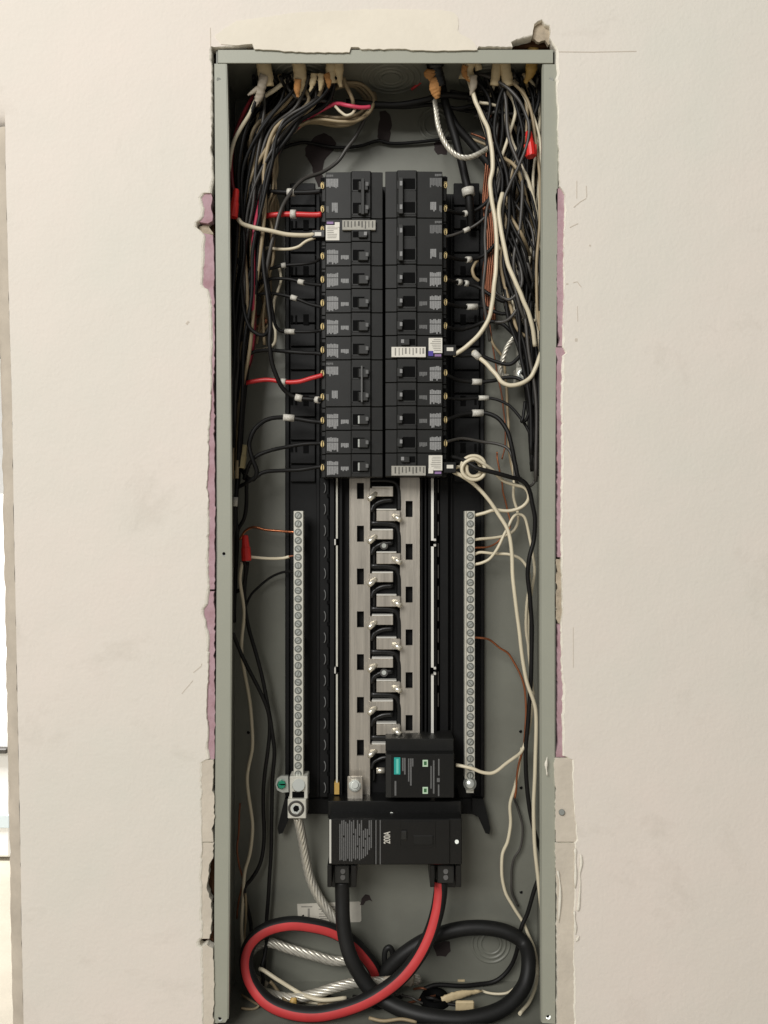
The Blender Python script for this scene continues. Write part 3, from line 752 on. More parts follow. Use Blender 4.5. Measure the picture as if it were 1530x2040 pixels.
def breaker(side, r0, n, kind, ordi, bi):
    rnd = random.Random(side * 100 + r0)
    y0 = rows[r0] - 22.7; y1 = rows[r0 + n - 1] + 22.7
    dy = -1.5 if side else 0
    y0 += dy; y1 += dy
    nm = {"single": "black single-pole breaker", "double": "black double-pole breaker with tied handles", "arc": "black breaker with white paper labels"}[kind]
    lab = f"{nm}, {ORD[ordi]} in the {SD[side]} column" if ordi < 10 else f"{nm}, lowest in the {SD[side]} column"
    e = empty("circuit_breaker", P(mx(side, 700), y1, 60), lab, "circuit breaker", "branch circuit breakers in two columns")
    profile_body("case", side, y0, y1, e)
    for k in range(n):
        cy = rows[r0 + k] + dy
        if kind == "single":
            print_block(e, side, 651.5, cy - 10, 674, cy - 0.5, 33.8, rnd, flip=True)
            print_block(e, side, 651.5, cy + 1, 674, cy + 20, 33.8, rnd)
            print_block(e, side, 679, cy + 2, 698, cy + 11, 33.6, rnd, "print_dim" if side else "print_grey")
            handle_set(e, side, cy, rnd, on_shine=(side == 0 and r0 >= 10))
            terminal(e, side, cy)
        elif kind == "double":
            if k == 0:
                print_block(e, side, 650, cy - 18, 664, cy - 13, 33.8, rnd, "print_dim")
                print_block(e, side, 650, cy - 10, 674, cy + 9, 33.8, rnd, "print_dim" if side else "print_grey")
            else:
                print_block(e, side, 650, cy - 2, 655, cy + 12, 33.8, rnd, "print_dim")
                print_block(e, side, 661, cy - 9, 673, cy + 11, 33.8, rnd)
            handle_set(e, side, cy, rnd)
            terminal(e, side, cy)
        else:
            up = side == 0
            f = (lambda a, b: (cy + a, cy + b)) if up else (lambda a, b: (cy - b, cy - a))
            a, b = f(-11, 19)
            lw = pbox("paper_label", "label_white", *mrect(side, 649, a if up else a, 676, b), 33.2, 34.2, e, 0)
            for i in range(7):
                yy = a + 3 + i * (b - a - 5) / 7
                pbox("printed_line", "label_text", *mrect(side, 652, yy, 664 + 9 * rnd.random(), yy + 1.1), 33.0, 33.5, lw, 0)
            a, b = f(-18, -13.5); pbox("colour_bar", "label_purple", *mrect(side, 651, a, 664, b), 33.2, 34.0, e, 0)
            a, b = f(-17, -7); pbox("corner_square", "label_blue" if bi == 1 else "label_white", *mrect(side, 667, a, 676.5, b), 32.8, 34.0, e, 0)
            a, b = f(-21, -2) if bi != 1 else f(-19, 1)
            wd = pbox("wide_label", "label_white" if bi == 1 else "label_grey", *mrect(side, 682, a, 748 if side == 0 else 750, b), 29.9, 34.0, e, 0)
            for i in range(9):
                xx = 685 + i * 7
                pbox("printed_line", "label_text" if bi == 1 else "label_ink", *mrect(side, xx, a + 2, xx + 1.6 + 2 * rnd.random(), b - 2 - 6 * rnd.random()), 29.7, 30.2, wd, 0)
            s = 6 if up else -12
            pbox("handle_recess", "black_deep", *mrect(side, 703, cy + s - 5, 726, cy + s + 7), 30.1, 32, e, 0.1)
            hd = pbox("handle", "handle_black", *mrect(side, 714, cy + s - 5, 731, cy + s + 7), 27, 30.8, e, 0.5)
            pbox("rating_mark", "print_grey", *mrect(side, 725, cy + s - 4, 731, cy + s + 3), 26.5, 27.3, hd, 0)
            terminal(e, side, cy - (6 if up else 0))
            pg = pbox("pigtail_block", "main_black", *mrect(side, 621, cy + (-2 if up else -6), 647, cy + (13 if up else 16)), 38, 50, e, 0.6)
            pbox("block_mark", "label_white", *mrect(side, 627, cy + (3 if up else 0), 640, cy + (10 if up else 7)), 37.4, 38.3, pg, 0)
    if kind == "double":
        ca, cb = rows[r0] + dy, rows[r0 + 1] + dy
        x0, x1 = ((719, 726) if side == 0 else (727, 736.5))
        pbox("handle_tie", "handle_black" if not (side == 0 and r0 == 8) else "print_dim", *mrect(side, x0, ca - 12, x1 if r0 != 8 else x0 + 3.5, cb + 14), 24.6, 27.6, e, 0.5)
        if side:
            for cc in (ca, cb): pbox("rating_mark", "print_grey", *mrect(side, 728.5, cc - 4, 733.5, cc + 5), 24.2, 24.7, e, 0)
    return e
layoutL = [(0, 2, "double"), (2, 1, "arc"), (3, 1, "single"), (4, 1, "single"), (5, 1, "single"), (6, 1, "single"), (7, 1, "single"), (8, 2, "double"), (10, 1, "single"), (11, 1, "single"), (12, 1, "single")]
layoutR = [(0, 2, "double"), (2, 2, "double"), (4, 1, "single"), (5, 1, "single"), (6, 1, "single"), (7, 1, "arc"), (8, 1, "single"), (9, 1, "single"), (10, 1, "single"), (11, 1, "single"), (12, 1, "arc")]
for side, lay in ((0, layoutL), (1, layoutR)):
    for i, (r0, n, kind) in enumerate(lay):
        breaker(side, r0, n, kind, i, 1 if (side == 1 and r0 == 7) else 0)

# ------------------------------------------------------------------ main breaker
mb = empty("main_breaker", P(787, 1770, 60), "large black 200A main breaker with two cable feet at the bottom of the bus", "main breaker")
pbox("upper_case", "main_black", 653, 1596, 919, 1631, 50, 89, mb, 0.8)
cs = pbox("case", "main_black", 655, 1631.5, 920, 1723, 32, 89, mb, 0.9)
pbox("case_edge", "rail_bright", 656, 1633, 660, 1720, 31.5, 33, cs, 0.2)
pbox("case_step", "main_black", 746, 1633, 896, 1722, 29, 32.1, cs, 0.6)
for x in (749, 757.5): pbox("case_groove", "print_dim", x - 1, 1634, x + 1, 1722, 28.7, 29.4, cs, 0.1)
rnd = random.Random(5); rs = []
for i in range(17):
    x = 676 + i * 3.9; a = 1634 + rnd.choice([0, 0, 18, 24, 30]) * rnd.random(); b = 1716 - (0 if i < 12 else (i - 11) * 4.5) - 6 * rnd.random()
    rs.append((x, a, x + 2.3, b))
    if rnd.random() < 0.5:
        c = a + (b - a) * (0.3 + 0.4 * rnd.random()); rs[-1] = (x, a, x + 2.3, c - 2); rs.append((x, c + 2, x + 2.3, b))
pboxes("printed_label", "print_dim", rs, 31.8, 32.3, cs)
tx = bpy.data.curves.new("t", 'FONT'); tx.body = "200A"; tx.size = L(18, 29); tx.extrude = 0.0001; tx.offset = 0.00018
to = bpy.data.objects.new("t", tx); C.objects.link(to)
dg = bpy.context.evaluated_depsgraph_get(); dg.update()
tme = bpy.data.meshes.new_from_object(to.evaluated_get(dg)); bpy.data.objects.remove(to)
tme.transform(Matrix.Translation(P(777, 1681, 28.6)) @ Matrix.Rotation(math.radians(-90), 4, 'Y') @ Matrix.Rotation(math.radians(90), 4, 'X') @ Matrix.Scale(0.62, 4, Vector((1, 0, 0))))
tme.materials.clear(); tme.materials.append(M["mark_white"])
mesh_obj("rating_lettering", tme, None, cs)
pbox("handle_recess", "main_black", 798, 1637, 868, 1688, 28.5, 31, cs, 0.3)
hd = pbox("main_handle", "handle_black", 799, 1656, 811, 1674, 26, 30, cs, 1.0)
bm = bmesh.new(); lo, hi = pbox_ext(822, 1664, 864, 1685, 27.6, 30.5); add_box(bm, lo, hi, 0.0012); mesh_obj("handle_base", bm_mesh(bm), "breaker_black", cs)
bm = bmesh.new(); add_cyl(bm, P(910, 1677, 31), P(910, 1677, 33), L(4, 32), None, 10); mesh_obj("case_rivet", bm_mesh(bm), "screw_zinc", cs)
bm = bmesh.new(); add_cyl(bm, P(780, 1622, 48), P(780, 1622, 51), L(4, 48), None, 10); mesh_obj("case_screw", bm_mesh(bm), "screw_zinc", mb)
for (x0, x1, hx) in ((652, 710, 679), (857, 919, 884)):
    ft = pbox("cable_foot", "main_black", x0, 1724, x0 + 9, 1768, 36, 80, mb, 0.6)
    pbox("cable_foot", "main_black", x1 - 11, 1724, x1, 1768, 36, 80, mb, 0.6)
    pbox("cable_foot", "main_black", x0 + 9.4, 1724, x1 - 11.4, 1768, 66, 80, mb, 0.4)
    pbox("lug_body", "handle_black", x0 + 14, 1724.5, x1 - 14, 1760, 44, 65, mb, 0.8)
    for dy_ in (1736, 1748):
        bm = bmesh.new(); add_cyl(bm, P(hx + 4, dy_, 43), P(hx + 4, dy_, 45), L(5, 44), None, 10); mesh_obj("lug_screw", bm_mesh(bm), "ins_grey", mb)

# surge module beside the bottom of the right bar
sm = empty("surge_module", P(836, 1592, 60), "black plug-on module with teal logo plate and two green indicator windows", "plug-on module")
pbox("upper_case", "breaker_black", 768, 1472, 904, 1502, 46, 80, sm, 0.8)
cs = pbox("case", "main_black", 768, 1502.5, 905, 1590, 33, 82, sm, 0.8)
pbox("case_edge", "handle_black", 768.5, 1504, 780, 1589, 32.4, 33.4, cs, 0.3)
tp = pbox("logo_plate", "teal", 785, 1509, 797.5, 1543, 32.5, 33.4, cs, 0.1)
pbox("logo_lettering", "teal_light", 789.5, 1512, 794, 1541, 32.3, 32.8, tp, 0)
for r in ((801, 1510, 804, 1536), (805, 1510, 808, 1543), (813, 1511, 815.5, 1557), (817, 1511, 820, 1565), (821, 1511, 823.5, 1527), (786, 1556, 789.5, 1585), (857.5, 1526, 860, 1571), (862.5, 1515, 865.5, 1581), (872.8, 1512, 875.5, 1545), (872.4, 1563, 875.2, 1586), (870.5, 1550, 876, 1558)):
    pbox("printed_line", "print_dim", *r, 32.75, 33.2, cs, 0)
for y in (1514, 1568):
    fr_ = pbox("indicator_frame", "lens_frame", 842, y, 852.5, y + 13.5, 32.5, 33.3, cs, 0.1)
    pbox("indicator_lens", "lens_green", 844.5, y + 3, 850, y + 10.5, 32.3, 32.9, fr_, 0.1)
pbox("indicator_wire_exit", "black_deep", 903, 1516, 908, 1530, 40, 52, cs, 0.2)

# ------------------------------------------------------------------ wires
MATOF = dict(K="ins_black", G="ins_grey", W="ins_white", T="ins_tan", R="ins_red", P="ins_pink", D="ins_dark_red", C="copper", B="copper_dull")
NAMEOF = dict(K="black_wire", G="grey_wire", W="white_wire", T="tan_wire", R="red_wire", P="red_wire", D="red_wire", C="copper_wire", B="copper_wire")
def sleeve(w_obj, path3, r, mxy, length, ):
    # find the nearest point on the wire as the photograph sees it
    def scr(v):
        k = S * (D + v.y) / D
        return (CX + v.x / k, CY - (v.z - Z0) / k)
    sc = [scr(v) for v in path3]
    i = min(range(len(sc)), key=lambda j: (sc[j][0] - mxy[0]) ** 2 + (sc[j][1] - mxy[1]) ** 2)
    c = path3[i]; t = (path3[min(i + 1, len(path3) - 1)] - path3[max(i - 1, 0)]).normalized()
    h = L(length / 2, c.y * 1000)
    bm = bmesh.new(); add_cyl(bm, c - t * h, c + t * h, r * 1.45 + 0.0003, None, 12)
    for f in bm.faces: f.smooth = len(f.verts) == 4
    mesh_obj("marker_sleeve", bm_mesh(bm), "mark_white", w_obj)
def wire(code, wpx, label, pts, group=None, marks=(), sub=6, sides=8, name=None, cat="wire", mlen=18):
    path = resample([P(*p) for p in pts], sub)
    ph = random.Random(int(pts[0][0] * 7 + pts[0][1] * 3 + pts[-1][1])).random() * 6.28
    for i_ in range(2, len(path) - 2):      # hand-bent copper is never a perfect curve
        path[i_] = path[i_] + Vector((0.00028 * math.sin(i_ * 0.37 + ph) + 0.00012 * math.sin(i_ * 0.83 + 2 * ph), 0.0003 * math.sin(i_ * 0.5 + ph), 0.00022 * math.cos(i_ * 0.33 + 1.7 * ph)))
    md = sum(p[2] for p in pts) / len(pts)
    r = L(wpx * (0.98 if code == 'W' else 1.1), md) / 2
    bm = bmesh.new(); add_tube(bm, path, r, sides)
    o = mesh_obj(name or NAMEOF[code], bm_mesh(bm), MATOF[code])
    tag(o, label, cat, group)
    for m in marks:
        sleeve(o, path, r, m, m[2] if len(m) > 2 else mlen)
    return o
def row(i): return rows[i]

# left side, breaker wires from the top down
wire("K", 9, "black wire with white sleeve running left from the top left breaker", [(640, 381, 45), (610, 384, 50), (570, 383, 56), (530, 383, 60), (512, 400, 66)], marks=[(576, 383, 8), (585, 383, 8)])
wire("R", 10, "bright red wire running straight left from the top left double-pole breaker", [(641, 427, 44), (615, 428, 46), (570, 427, 48), (530, 430, 54), (505, 436, 62), (488, 450, 70)], marks=[(583, 428, 11)])
wire("W", 9, "thick white wire sagging from the upper left labelled breaker to a red wire nut", [(626, 467, 40), (600, 469, 38), (570, 467, 36), (540, 460, 34), (510, 454, 32), (484, 447, 30), (474, 436, 30)])
wire("W", 6, "thin white wire curving below the thick white one by the left column", [(628, 473, 42), (612, 480, 42), (595, 491, 44), (575, 496, 48), (550, 496, 54), (530, 495, 62), (518, 515, 70), (512, 540, 74)])
BL = "wires from the left breakers into the left bundle"
wire("K", 6, "black wire leaving the third breaker down the left column", [(641, 512, 45), (628, 522, 52), (600, 526, 60), (565, 529, 64), (535, 536, 60), (500, 539, 50), (474, 522, 44), (468, 470, 50)], BL, [(558, 502, 9)])
wire("K", 6, "black wire with white sleeve slanting to the fourth breaker on the left", [(641, 568, 46), (622, 567, 52), (600, 562, 58), (575, 556, 62), (540, 556, 60), (505, 568, 54), (482, 600, 50), (474, 660, 52)], BL, [(600, 562, 13)])
wire("K", 6, "black wire with white sleeve slanting to the fifth breaker on the left", [(643, 612, 46), (620, 607, 52), (590, 595, 58), (565, 588, 60), (535, 585, 56), (505, 592, 48), (484, 625, 44), (472, 690, 50)], BL, [(588, 593, 13)])
wire("K", 6, "black wire with a long white sleeve level to the sixth breaker on the left", [(642, 658, 46), (615, 661, 54), (578, 661, 60), (556, 657, 62), (546, 640, 60), (540, 600, 56), (532, 550, 54), (524, 480, 56), (530, 400, 60)], BL, [(577, 661, 21)])
wire("K", 7, "black wire level to the seventh breaker on the left", [(641, 705, 45), (610, 703, 52), (570, 700, 56), (530, 698, 54), (500, 704, 48), (480, 728, 46), (470, 770, 52)], BL)
wire("R", 8, "pinkish red wire rising into the lower left double-pole breaker", [(643, 747, 43), (620, 754, 44), (595, 760, 46), (568, 761, 50), (535, 757, 52), (505, 760, 54), (482, 766, 56), (473, 790, 60), (468, 830, 66)], BL, [(562, 759, 14)])
wire("K", 8, "long black wire swinging down to the lower left double-pole breaker", [(642, 797, 44), (622, 796, 50), (596, 793, 54), (572, 782, 52), (555, 760, 46), (543, 725, 40), (537, 685, 36), (538, 640, 36), (533, 590, 40), (524, 520, 44), (522, 440, 48), (528, 360, 52), (545, 280, 56), (570, 210, 60)], BL, [(596, 793, 14), (633, 797, 9)])
wire("K", 8, "black wire arching with a white sleeve to the third breaker from the bottom left", [(643, 842, 45), (620, 839, 50), (575, 832, 52), (540, 834, 48), (514, 848, 44), (500, 868, 42), (497, 890, 42), (503, 915, 42), (511, 940, 44), (505, 955, 48), (490, 950, 54), (478, 925, 60)], BL, [(575, 832, 22)])
wire("K", 7, "black wire to the second breaker from the bottom left", [(643, 883, 45), (610, 884, 52), (575, 890, 52), (540, 897, 48), (514, 907, 46), (497, 925, 48), (486, 955, 54)], BL)
wire("K", 7, "black wire to the lowest breaker on the left", [(643, 929, 45), (605, 935, 52), (565, 937, 52), (530, 940, 48), (510, 950, 46), (490, 962, 50), (472, 972, 58)], BL)
# left lower run
wire("C", 4.5, "bare copper wire level into the third hole of the left bar", [(588, 1060, 65), (560, 1058, 70), (530, 1056, 74), (505, 1050, 76), (488, 1058, 78), (478, 1075, 80)])
wire("W", 6, "short white wire from a red wire nut to the left bar", [(576, 1109, 65), (560, 1112, 66), (535, 1113, 64), (505, 1110, 60), (494, 1108, 58)])
wire("B", 3.2, "bare copper tip of the short white wire at the left bar", [(588, 1107, 65), (574, 1109, 65)])
wire("K", 4.5, "thin dark wire curving down from the eighth hole of the left bar", [(588, 1139, 66), (565, 1140, 76), (540, 1150, 84), (512, 1172, 86), (497, 1190, 84), (488, 1215, 80)])
wire("W", 7, "white wire wandering down the lower left side of the box", [(482, 1120, 60), (479, 1160, 62), (486, 1220, 66), (482, 1270, 70), (483, 1315, 74), (494, 1375, 78), (502, 1440, 80), (503, 1490, 80), (495, 1525, 80), (493, 1560, 80), (499, 1610, 80), (503, 1655, 80), (497, 1705, 80), (487, 1740, 78), (484, 1790, 78), (482, 1850, 80), (484, 1900, 84)])
wire("K", 7, "black wire weaving down the lower left, inner of two", [(493, 1120, 62), (487, 1180, 66), (495, 1250, 68), (515, 1320, 70), (531, 1390, 72), (541, 1450, 74), (546, 1500, 76), (543, 1560, 80), (541, 1650, 84), (538, 1730, 84), (534, 1800, 84), (530, 1850, 84), (526, 1930, 84)])
wire("K", 7, "black wire weaving down the lower left, outer of two", [(464, 1262, 50), (482, 1305, 60), (508, 1358, 66), (530, 1405, 70), (538, 1445, 74), (533, 1500, 76), (526, 1550, 80), (525, 1610, 84), (526, 1660, 84), (520, 1715, 82), (502, 1750, 80), (486, 1772, 78), (492, 1805, 80), (500, 1840, 82), (500, 1900, 86)])
wire("B", 3.5, "thin bare copper wire low on the left side", [(478, 1600, 84), (476, 1650, 84), (472, 1690, 84), (477, 1725, 84), (484, 1755, 82), (476, 1790, 82), (472, 1830, 84)])
wire("T", 4, "thin tan wire beside the white one low on the left", [(489, 1780, 76), (491, 1815, 78), (487, 1860, 82), (488, 1900, 86)])
wire("K", 8, "black wire leaving the left bundle below the lowest breaker", [(474, 900, 56), (472, 960, 60), (470, 1020, 62), (472, 1080, 66), (468, 1160, 70), (466, 1240, 74)], "black wires down the left edge")
wire("K", 7, "black wire hooking out below the tan wire nut", [(492, 950, 56), (491, 990, 60), (487, 1030, 64), (474, 1058, 68), (468, 1100, 70)], "black wires down the left edge")
wire("K", 7, "black wire under the lower left red wire nut", [(486, 1115, 60), (489, 1140, 62), (484, 1170, 66), (468, 1180, 72)])
wire("K", 6, "black wire with a white sleeve hanging at the left edge below the breakers", [(474, 940, 48), (468, 1000, 44), (466, 1060, 46), (464, 1130, 54)], None, [(468, 998, 18)])

# upper left, named ones
wire("P", 7, "bright pink-red wire crossing the tan coil at the top", [(738, 213, 44), (715, 214, 42), (695, 211, 42), (675, 206, 46), (655, 212, 52), (620, 232, 58), (590, 256, 60), (560, 285, 60), (538, 330, 58), (525, 370, 54), (514, 420, 48), (506, 470, 42), (504, 540, 42), (504, 600, 42), (505, 650, 46), (500, 700, 54), (488, 740, 62), (474, 790, 66)])
wire("D", 8, "dark red wire beside the pink-red one on the left", [(560, 290, 70), (530, 350, 66), (514, 440, 62), (500, 520, 60), (506, 620, 58), (503, 700, 62), (484, 760, 68), (468, 820, 74)])
wire("D", 7, "dark red wire down the outer left edge to the red wire nut", [(520, 170, 60), (490, 215, 50), (470, 265, 40), (461, 320, 34), (462, 360, 32), (466, 385, 32)])
wire("W", 8, "cream wire dropping from the torn grey jacket to the left flange", [(515, 188, 40), (506, 210, 36), (492, 235, 32), (476, 262, 28), (464, 290, 24), (458, 318, 22), (454, 350, 24)])
wire("W", 9, "short cream wire leaning between the first two jackets at top left", [(600, 130, 46), (590, 145, 42), (575, 158, 38), (550, 176, 38), (525, 193, 44), (512, 204, 52)])
wire("G", 6, "grey wire angling from the short cream wire to the tan coil", [(566, 160, 40), (578, 182, 40), (590, 194, 42), (615, 198, 46), (650, 203, 50), (680, 215, 56)])
wire("G", 6, "grey wire diagonal under the small torn jacket at top left", [(655, 178, 46), (636, 192, 42), (610, 212, 40), (580, 228, 40), (563, 243, 40), (552, 270, 42), (540, 305, 46), (525, 350, 50), (512, 400, 52)])
wire("K", 6, "black wire lying level across the upper back panel", [(540, 305, 84), (560, 297, 90), (586, 287, 92), (612, 284, 93), (661, 293, 93), (695, 294, 93), (723, 289, 93), (753, 281, 93), (782, 286, 93), (832, 283, 93), (874, 278, 92), (905, 275, 90)])
wire("G", 7, "dark wire sweeping from the tan coil down past the first left breaker", [(735, 220, 62), (722, 245, 66), (708, 273, 70), (690, 298, 74), (670, 324, 76), (640, 344, 72), (606, 357, 62), (583, 378, 52), (568, 402, 46), (557, 428, 42), (548, 460, 42), (538, 500, 44), (528, 560, 50)])
wire("K", 11, "thick black cable level across the top between the bundles", [(690, 203, 62), (740, 207, 60), (800, 208, 58), (850, 199, 54), (880, 190, 52), (930, 192, 54), (990, 200, 58), (1040, 196, 62)])
wire("K", 7, "thinner black wire under the level cable at the top", [(700, 218, 66), (750, 212, 64), (810, 214, 62), (870, 208, 60), (910, 216, 62), (955, 206, 62), (985, 190, 62)])
for i, (dx, dy, dm) in enumerate([(0, 0, 0), (-6, 3, 6), (-12, 7, 12), (-18, 2, 18), (-9, -8, 10), (4, -5, 20)]):
    wire("T", 6, "tan wire in the coil looped at the top of the box", [(672 + dx / 2, 170 + dy, 52 + dm), (695, 164 + dy, 56 + dm), (725 + dx, 170 + dy, 60 + dm), (744 + dx, 195 + dy, 60 + dm), (737 + dx, 222 + dy, 56 + dm), (712 + dx, 240 + dy, 52 + dm), (680 + dx, 243 + dy, 50 + dm), (640 + dx, 238 + dy, 54 + dm), (612 + dx, 243 + dy, 58 + dm), (585 + dx, 262 + dy * 2, 64 + dm)], "coiled tan wires at the top left")
wire("W", 6, "cream wire hooking below the pink-red wire at the top", [(668, 212, 46), (678, 222, 44), (690, 230, 44), (703, 226, 44), (708, 216, 46)])
wire("T", 7, "tan wire slanting from the paired cream jackets to the coil", [(684, 155, 40), (692, 175, 42), (701, 195, 44), (704, 208, 48)])
wire("R", 5, "short red wire from the kraft paper at the top centre", [(862, 148, 60), (848, 156, 60), (835, 166, 64), (820, 178, 70)])

rl_ = random.Random(21)
def jit(a, b): return a + (b - a) * rl_.random()
LB = "wires in the dense bundle down the left side"
lab_k = "black wire in the dense bundle down the left side"
for i in range(44):
    d = jit(34, 90); k = "T" if i % 6 == 3 else "K" if i % 4 else "G"
    u = rl_.random(); yend = jit(720, 960)
    def bx(lo, hi, sp=0.27):
        global bu
        bu = min(1, max(0, bu + jit(-sp, sp)))
        return lo + (hi - lo) * bu
    bu = u
    pts = [(bx(505, 670), jit(148, 156), jit(26, 42)), (bx(508, 650), jit(185, 212), min(d, 64)), (bx(490, 590), 255, d), (bx(476, 545), 330, d), (bx(468, 530), 410, d), (bx(466, 520), 500, d), (bx(464, 508), 590, d), (bx(463, 498), 690, d), (bx(462, 484), 0.5 * (690 + yend) + 5, d), (bx(462, 476), yend + 20, d)]
    wire(k, jit(5.5, 7.8), {"K": lab_k, "G": "grey wire in the dense bundle down the left side", "T": "tan wire threading the dense bundle down the left side"}[k], pts, LB + {"K": " black", "G": " grey", "T": " tan"}[k])
for i in range(7):
    d = 58 + i * 4.5; o = i * 3.2
    wire("T", jit(5, 6.5), "tan wire in the strand between the left bundle and the breakers", [(jit(590, 620), 240, d - 6), (568 + jit(-6, 6), 268, d), (552 + jit(-4, 5), 300, d), (546 + jit(-4, 6), 340, d), (546 + jit(-6, 5), 380, d), (534 + o + jit(-4, 4), 415, d), (540 + jit(-6, 10), 460, d), (542 + jit(-8, 8), 510, d), (532 + jit(-14, 8), 560, d), (jit(500, 545), jit(600, 640), d + 4), (jit(500, 542), jit(650, 690), d + 6)], "tan strand beside the left breakers")
wire("W", 6, "pale wire bowing beside the base near the sixth left breaker", [(556, 530, 70), (560, 560, 72), (553, 580, 72), (546, 600, 72), (545, 640, 72), (549, 665, 72), (545, 685, 74), (530, 695, 76), (505, 698, 78)])
wire("K", 7, "black wire looping round below the left strand", [(480, 560, 40), (484, 610, 36), (494, 645, 34), (508, 662, 34), (524, 668, 36), (536, 656, 40), (538, 625, 44), (530, 580, 48)])
wire("B", 5, "brown wire under the black loop at left", [(500, 655, 70), (515, 648, 72), (530, 640, 72), (520, 630, 74), (503, 632, 76)])
# short ground bar half hidden in the left bundle
gb = empty("ground_bar", P(495, 705, 90), "narrow metal ground bar half hidden in the left wire bundle", "terminal bar")
pbox("bar", "bar_alu", 491, 600, 500, 705, 84, 94, gb, 0.3)
for i in range(6):
    o = mesh_obj("screw", screw_me, None, gb); o.location = P(495, 612 + i * 16, 83.8)

# ------------------------------------------------------------------ right side
wire("W", 9, "thick cream wire falling from the crumpled jacket to the right labelled breaker", [(934, 160, 34), (942, 185, 32), (950, 208, 30), (962, 236, 30), (974, 262, 30), (980, 300, 30), (981, 335, 30), (977, 365, 30), (980, 400, 30), (987, 445, 30), (990, 490, 30), (988, 530, 30), (984, 570, 30), (981, 605, 32), (972, 638, 34), (953, 668, 36), (930, 690, 38), (902, 708, 42)])
wire("W", 9, "thick cream wire slanting behind the right bundle beside the red wire nut", [(1004, 170, 50), (1007, 200, 48), (1010, 240, 46), (1018, 280, 46), (1034, 315, 46), (1046, 345, 44), (1056, 375, 44), (1064, 405, 46), (1072, 450, 50), (1076, 510, 54)])
wire("W", 9, "brightest white wire bowing through the middle of the right bundle", [(1001, 385, 30), (995, 412, 26), (996, 445, 24), (1004, 490, 24), (1014, 530, 24), (1027, 563, 24), (1040, 592, 24), (1052, 620, 26), (1060, 650, 28), (1066, 690, 34)])
wire("W", 9, "white wire curving under the right ground lug", [(942, 700, 44), (956, 714, 42), (972, 728, 40), (988, 745, 36), (1000, 762, 34), (1018, 768, 32), (1040, 763, 32), (1058, 750, 32), (1068, 732, 32), (1076, 708, 34), (1080, 690, 40)], None, [(948, 707, 17)])
wire("K", 15, "thick black cable dropping to the white sleeve beside the top right breaker", [(876, 150, 56), (886, 200, 58), (897, 240, 60), (908, 280, 62), (921, 330, 62), (932, 375, 62), (936, 420, 66), (938, 455, 74)], None, [(932, 381, 15)], cat="cable")
wire("K", 15, "thick black cable slanting right behind the silver stranded wire", [(884, 200, 66), (905, 245, 68), (930, 275, 70), (955, 305, 72), (975, 328, 72), (990, 350, 72), (1002, 400, 74)], cat="cable")
BR = "wires from the right breakers into the right bundle"
wire("G", 5, "thin wire slanting to the third right row with a small sleeve", [(888, 471, 44), (905, 467, 46), (930, 458, 48), (952, 445, 46), (968, 430, 42), (982, 410, 38), (992, 375, 38), (998, 320, 44), (1000, 260, 52)], BR, [(929, 458, 13)])
wire("K", 7, "black wire with short sleeve beside the second right row", [(888, 418, 44), (908, 424, 56), (929, 425, 66), (955, 415, 68), (975, 395, 64), (1000, 350, 60)], BR, [(929, 425, 11)])
wire("K", 7, "black wire with short sleeve beside the fourth right row", [(888, 510, 44), (910, 516, 58), (934, 517, 68), (962, 510, 72), (990, 480, 68), (1010, 430, 60)], BR, [(934, 517, 11)])
wire("K", 7, "black wire with double sleeve beside the fifth right row", [(888, 556, 44), (905, 562, 58), (921, 563, 66), (950, 570, 70), (980, 590, 66), (1010, 600, 56), (1030, 570, 50), (1038, 520, 48)], BR, [(914, 564, 10), (929, 563, 8)])
wire("K", 7, "black wire with white sleeve beside the sixth right row", [(888, 604, 44), (910, 610, 58), (940, 611, 66), (965, 612, 68), (1000, 625, 62), (1035, 612, 54), (1048, 560, 52)], BR, [(940, 611, 22)])
wire("K", 7, "black wire level from the seventh right row", [(888, 651, 44), (915, 657, 60), (945, 650, 66), (970, 640, 66), (1000, 645, 60), (1030, 668, 56), (1055, 640, 54)], BR)
wire("K", 7, "black wire with sleeve curving by the right ground bar", [(888, 700, 46), (915, 708, 58), (955, 708, 60), (985, 720, 58), (1012, 726, 54), (1030, 716, 50), (1045, 690, 46), (1055, 650, 42), (1058, 600, 42)], BR)
wire("K", 7, "black wire with sleeve just below the right ground lug", [(888, 746, 45), (915, 758, 58), (950, 761, 62), (982, 758, 60), (1010, 752, 56), (1038, 757, 50), (1056, 785, 46), (1066, 830, 46), (1066, 880, 50), (1064, 930, 54)], BR, [(950, 761, 19)])
wire("K", 5.5, "thin black wire arching from the tenth right row", [(888, 793, 45), (920, 795, 58), (964, 793, 62), (992, 797, 60), (1020, 812, 56), (1042, 840, 52), (1056, 868, 50), (1060, 905, 50), (1058, 925, 52), (1066, 938, 54), (1078, 925, 56)], BR, [(964, 793, 20)])
wire("K", 8, "black wire arching down from the eleventh right row", [(888, 837, 45), (920, 826, 58), (952, 823, 62), (976, 825, 60), (998, 838, 56), (1012, 862, 52), (1020, 895, 50), (1027, 925, 50), (1032, 950, 50), (1045, 962, 50)], BR, [(952, 823, 22)])
wire("G", 5.5, "thin dark wire arching from the twelfth right row", [(888, 880, 45), (920, 874, 60), (960, 880, 64), (990, 884, 62), (1012, 895, 58), (1024, 922, 54), (1026, 950, 52), (1034, 968, 52), (1052, 970, 52), (1066, 955, 54), (1070, 900, 54), (1068, 840, 52)], BR)
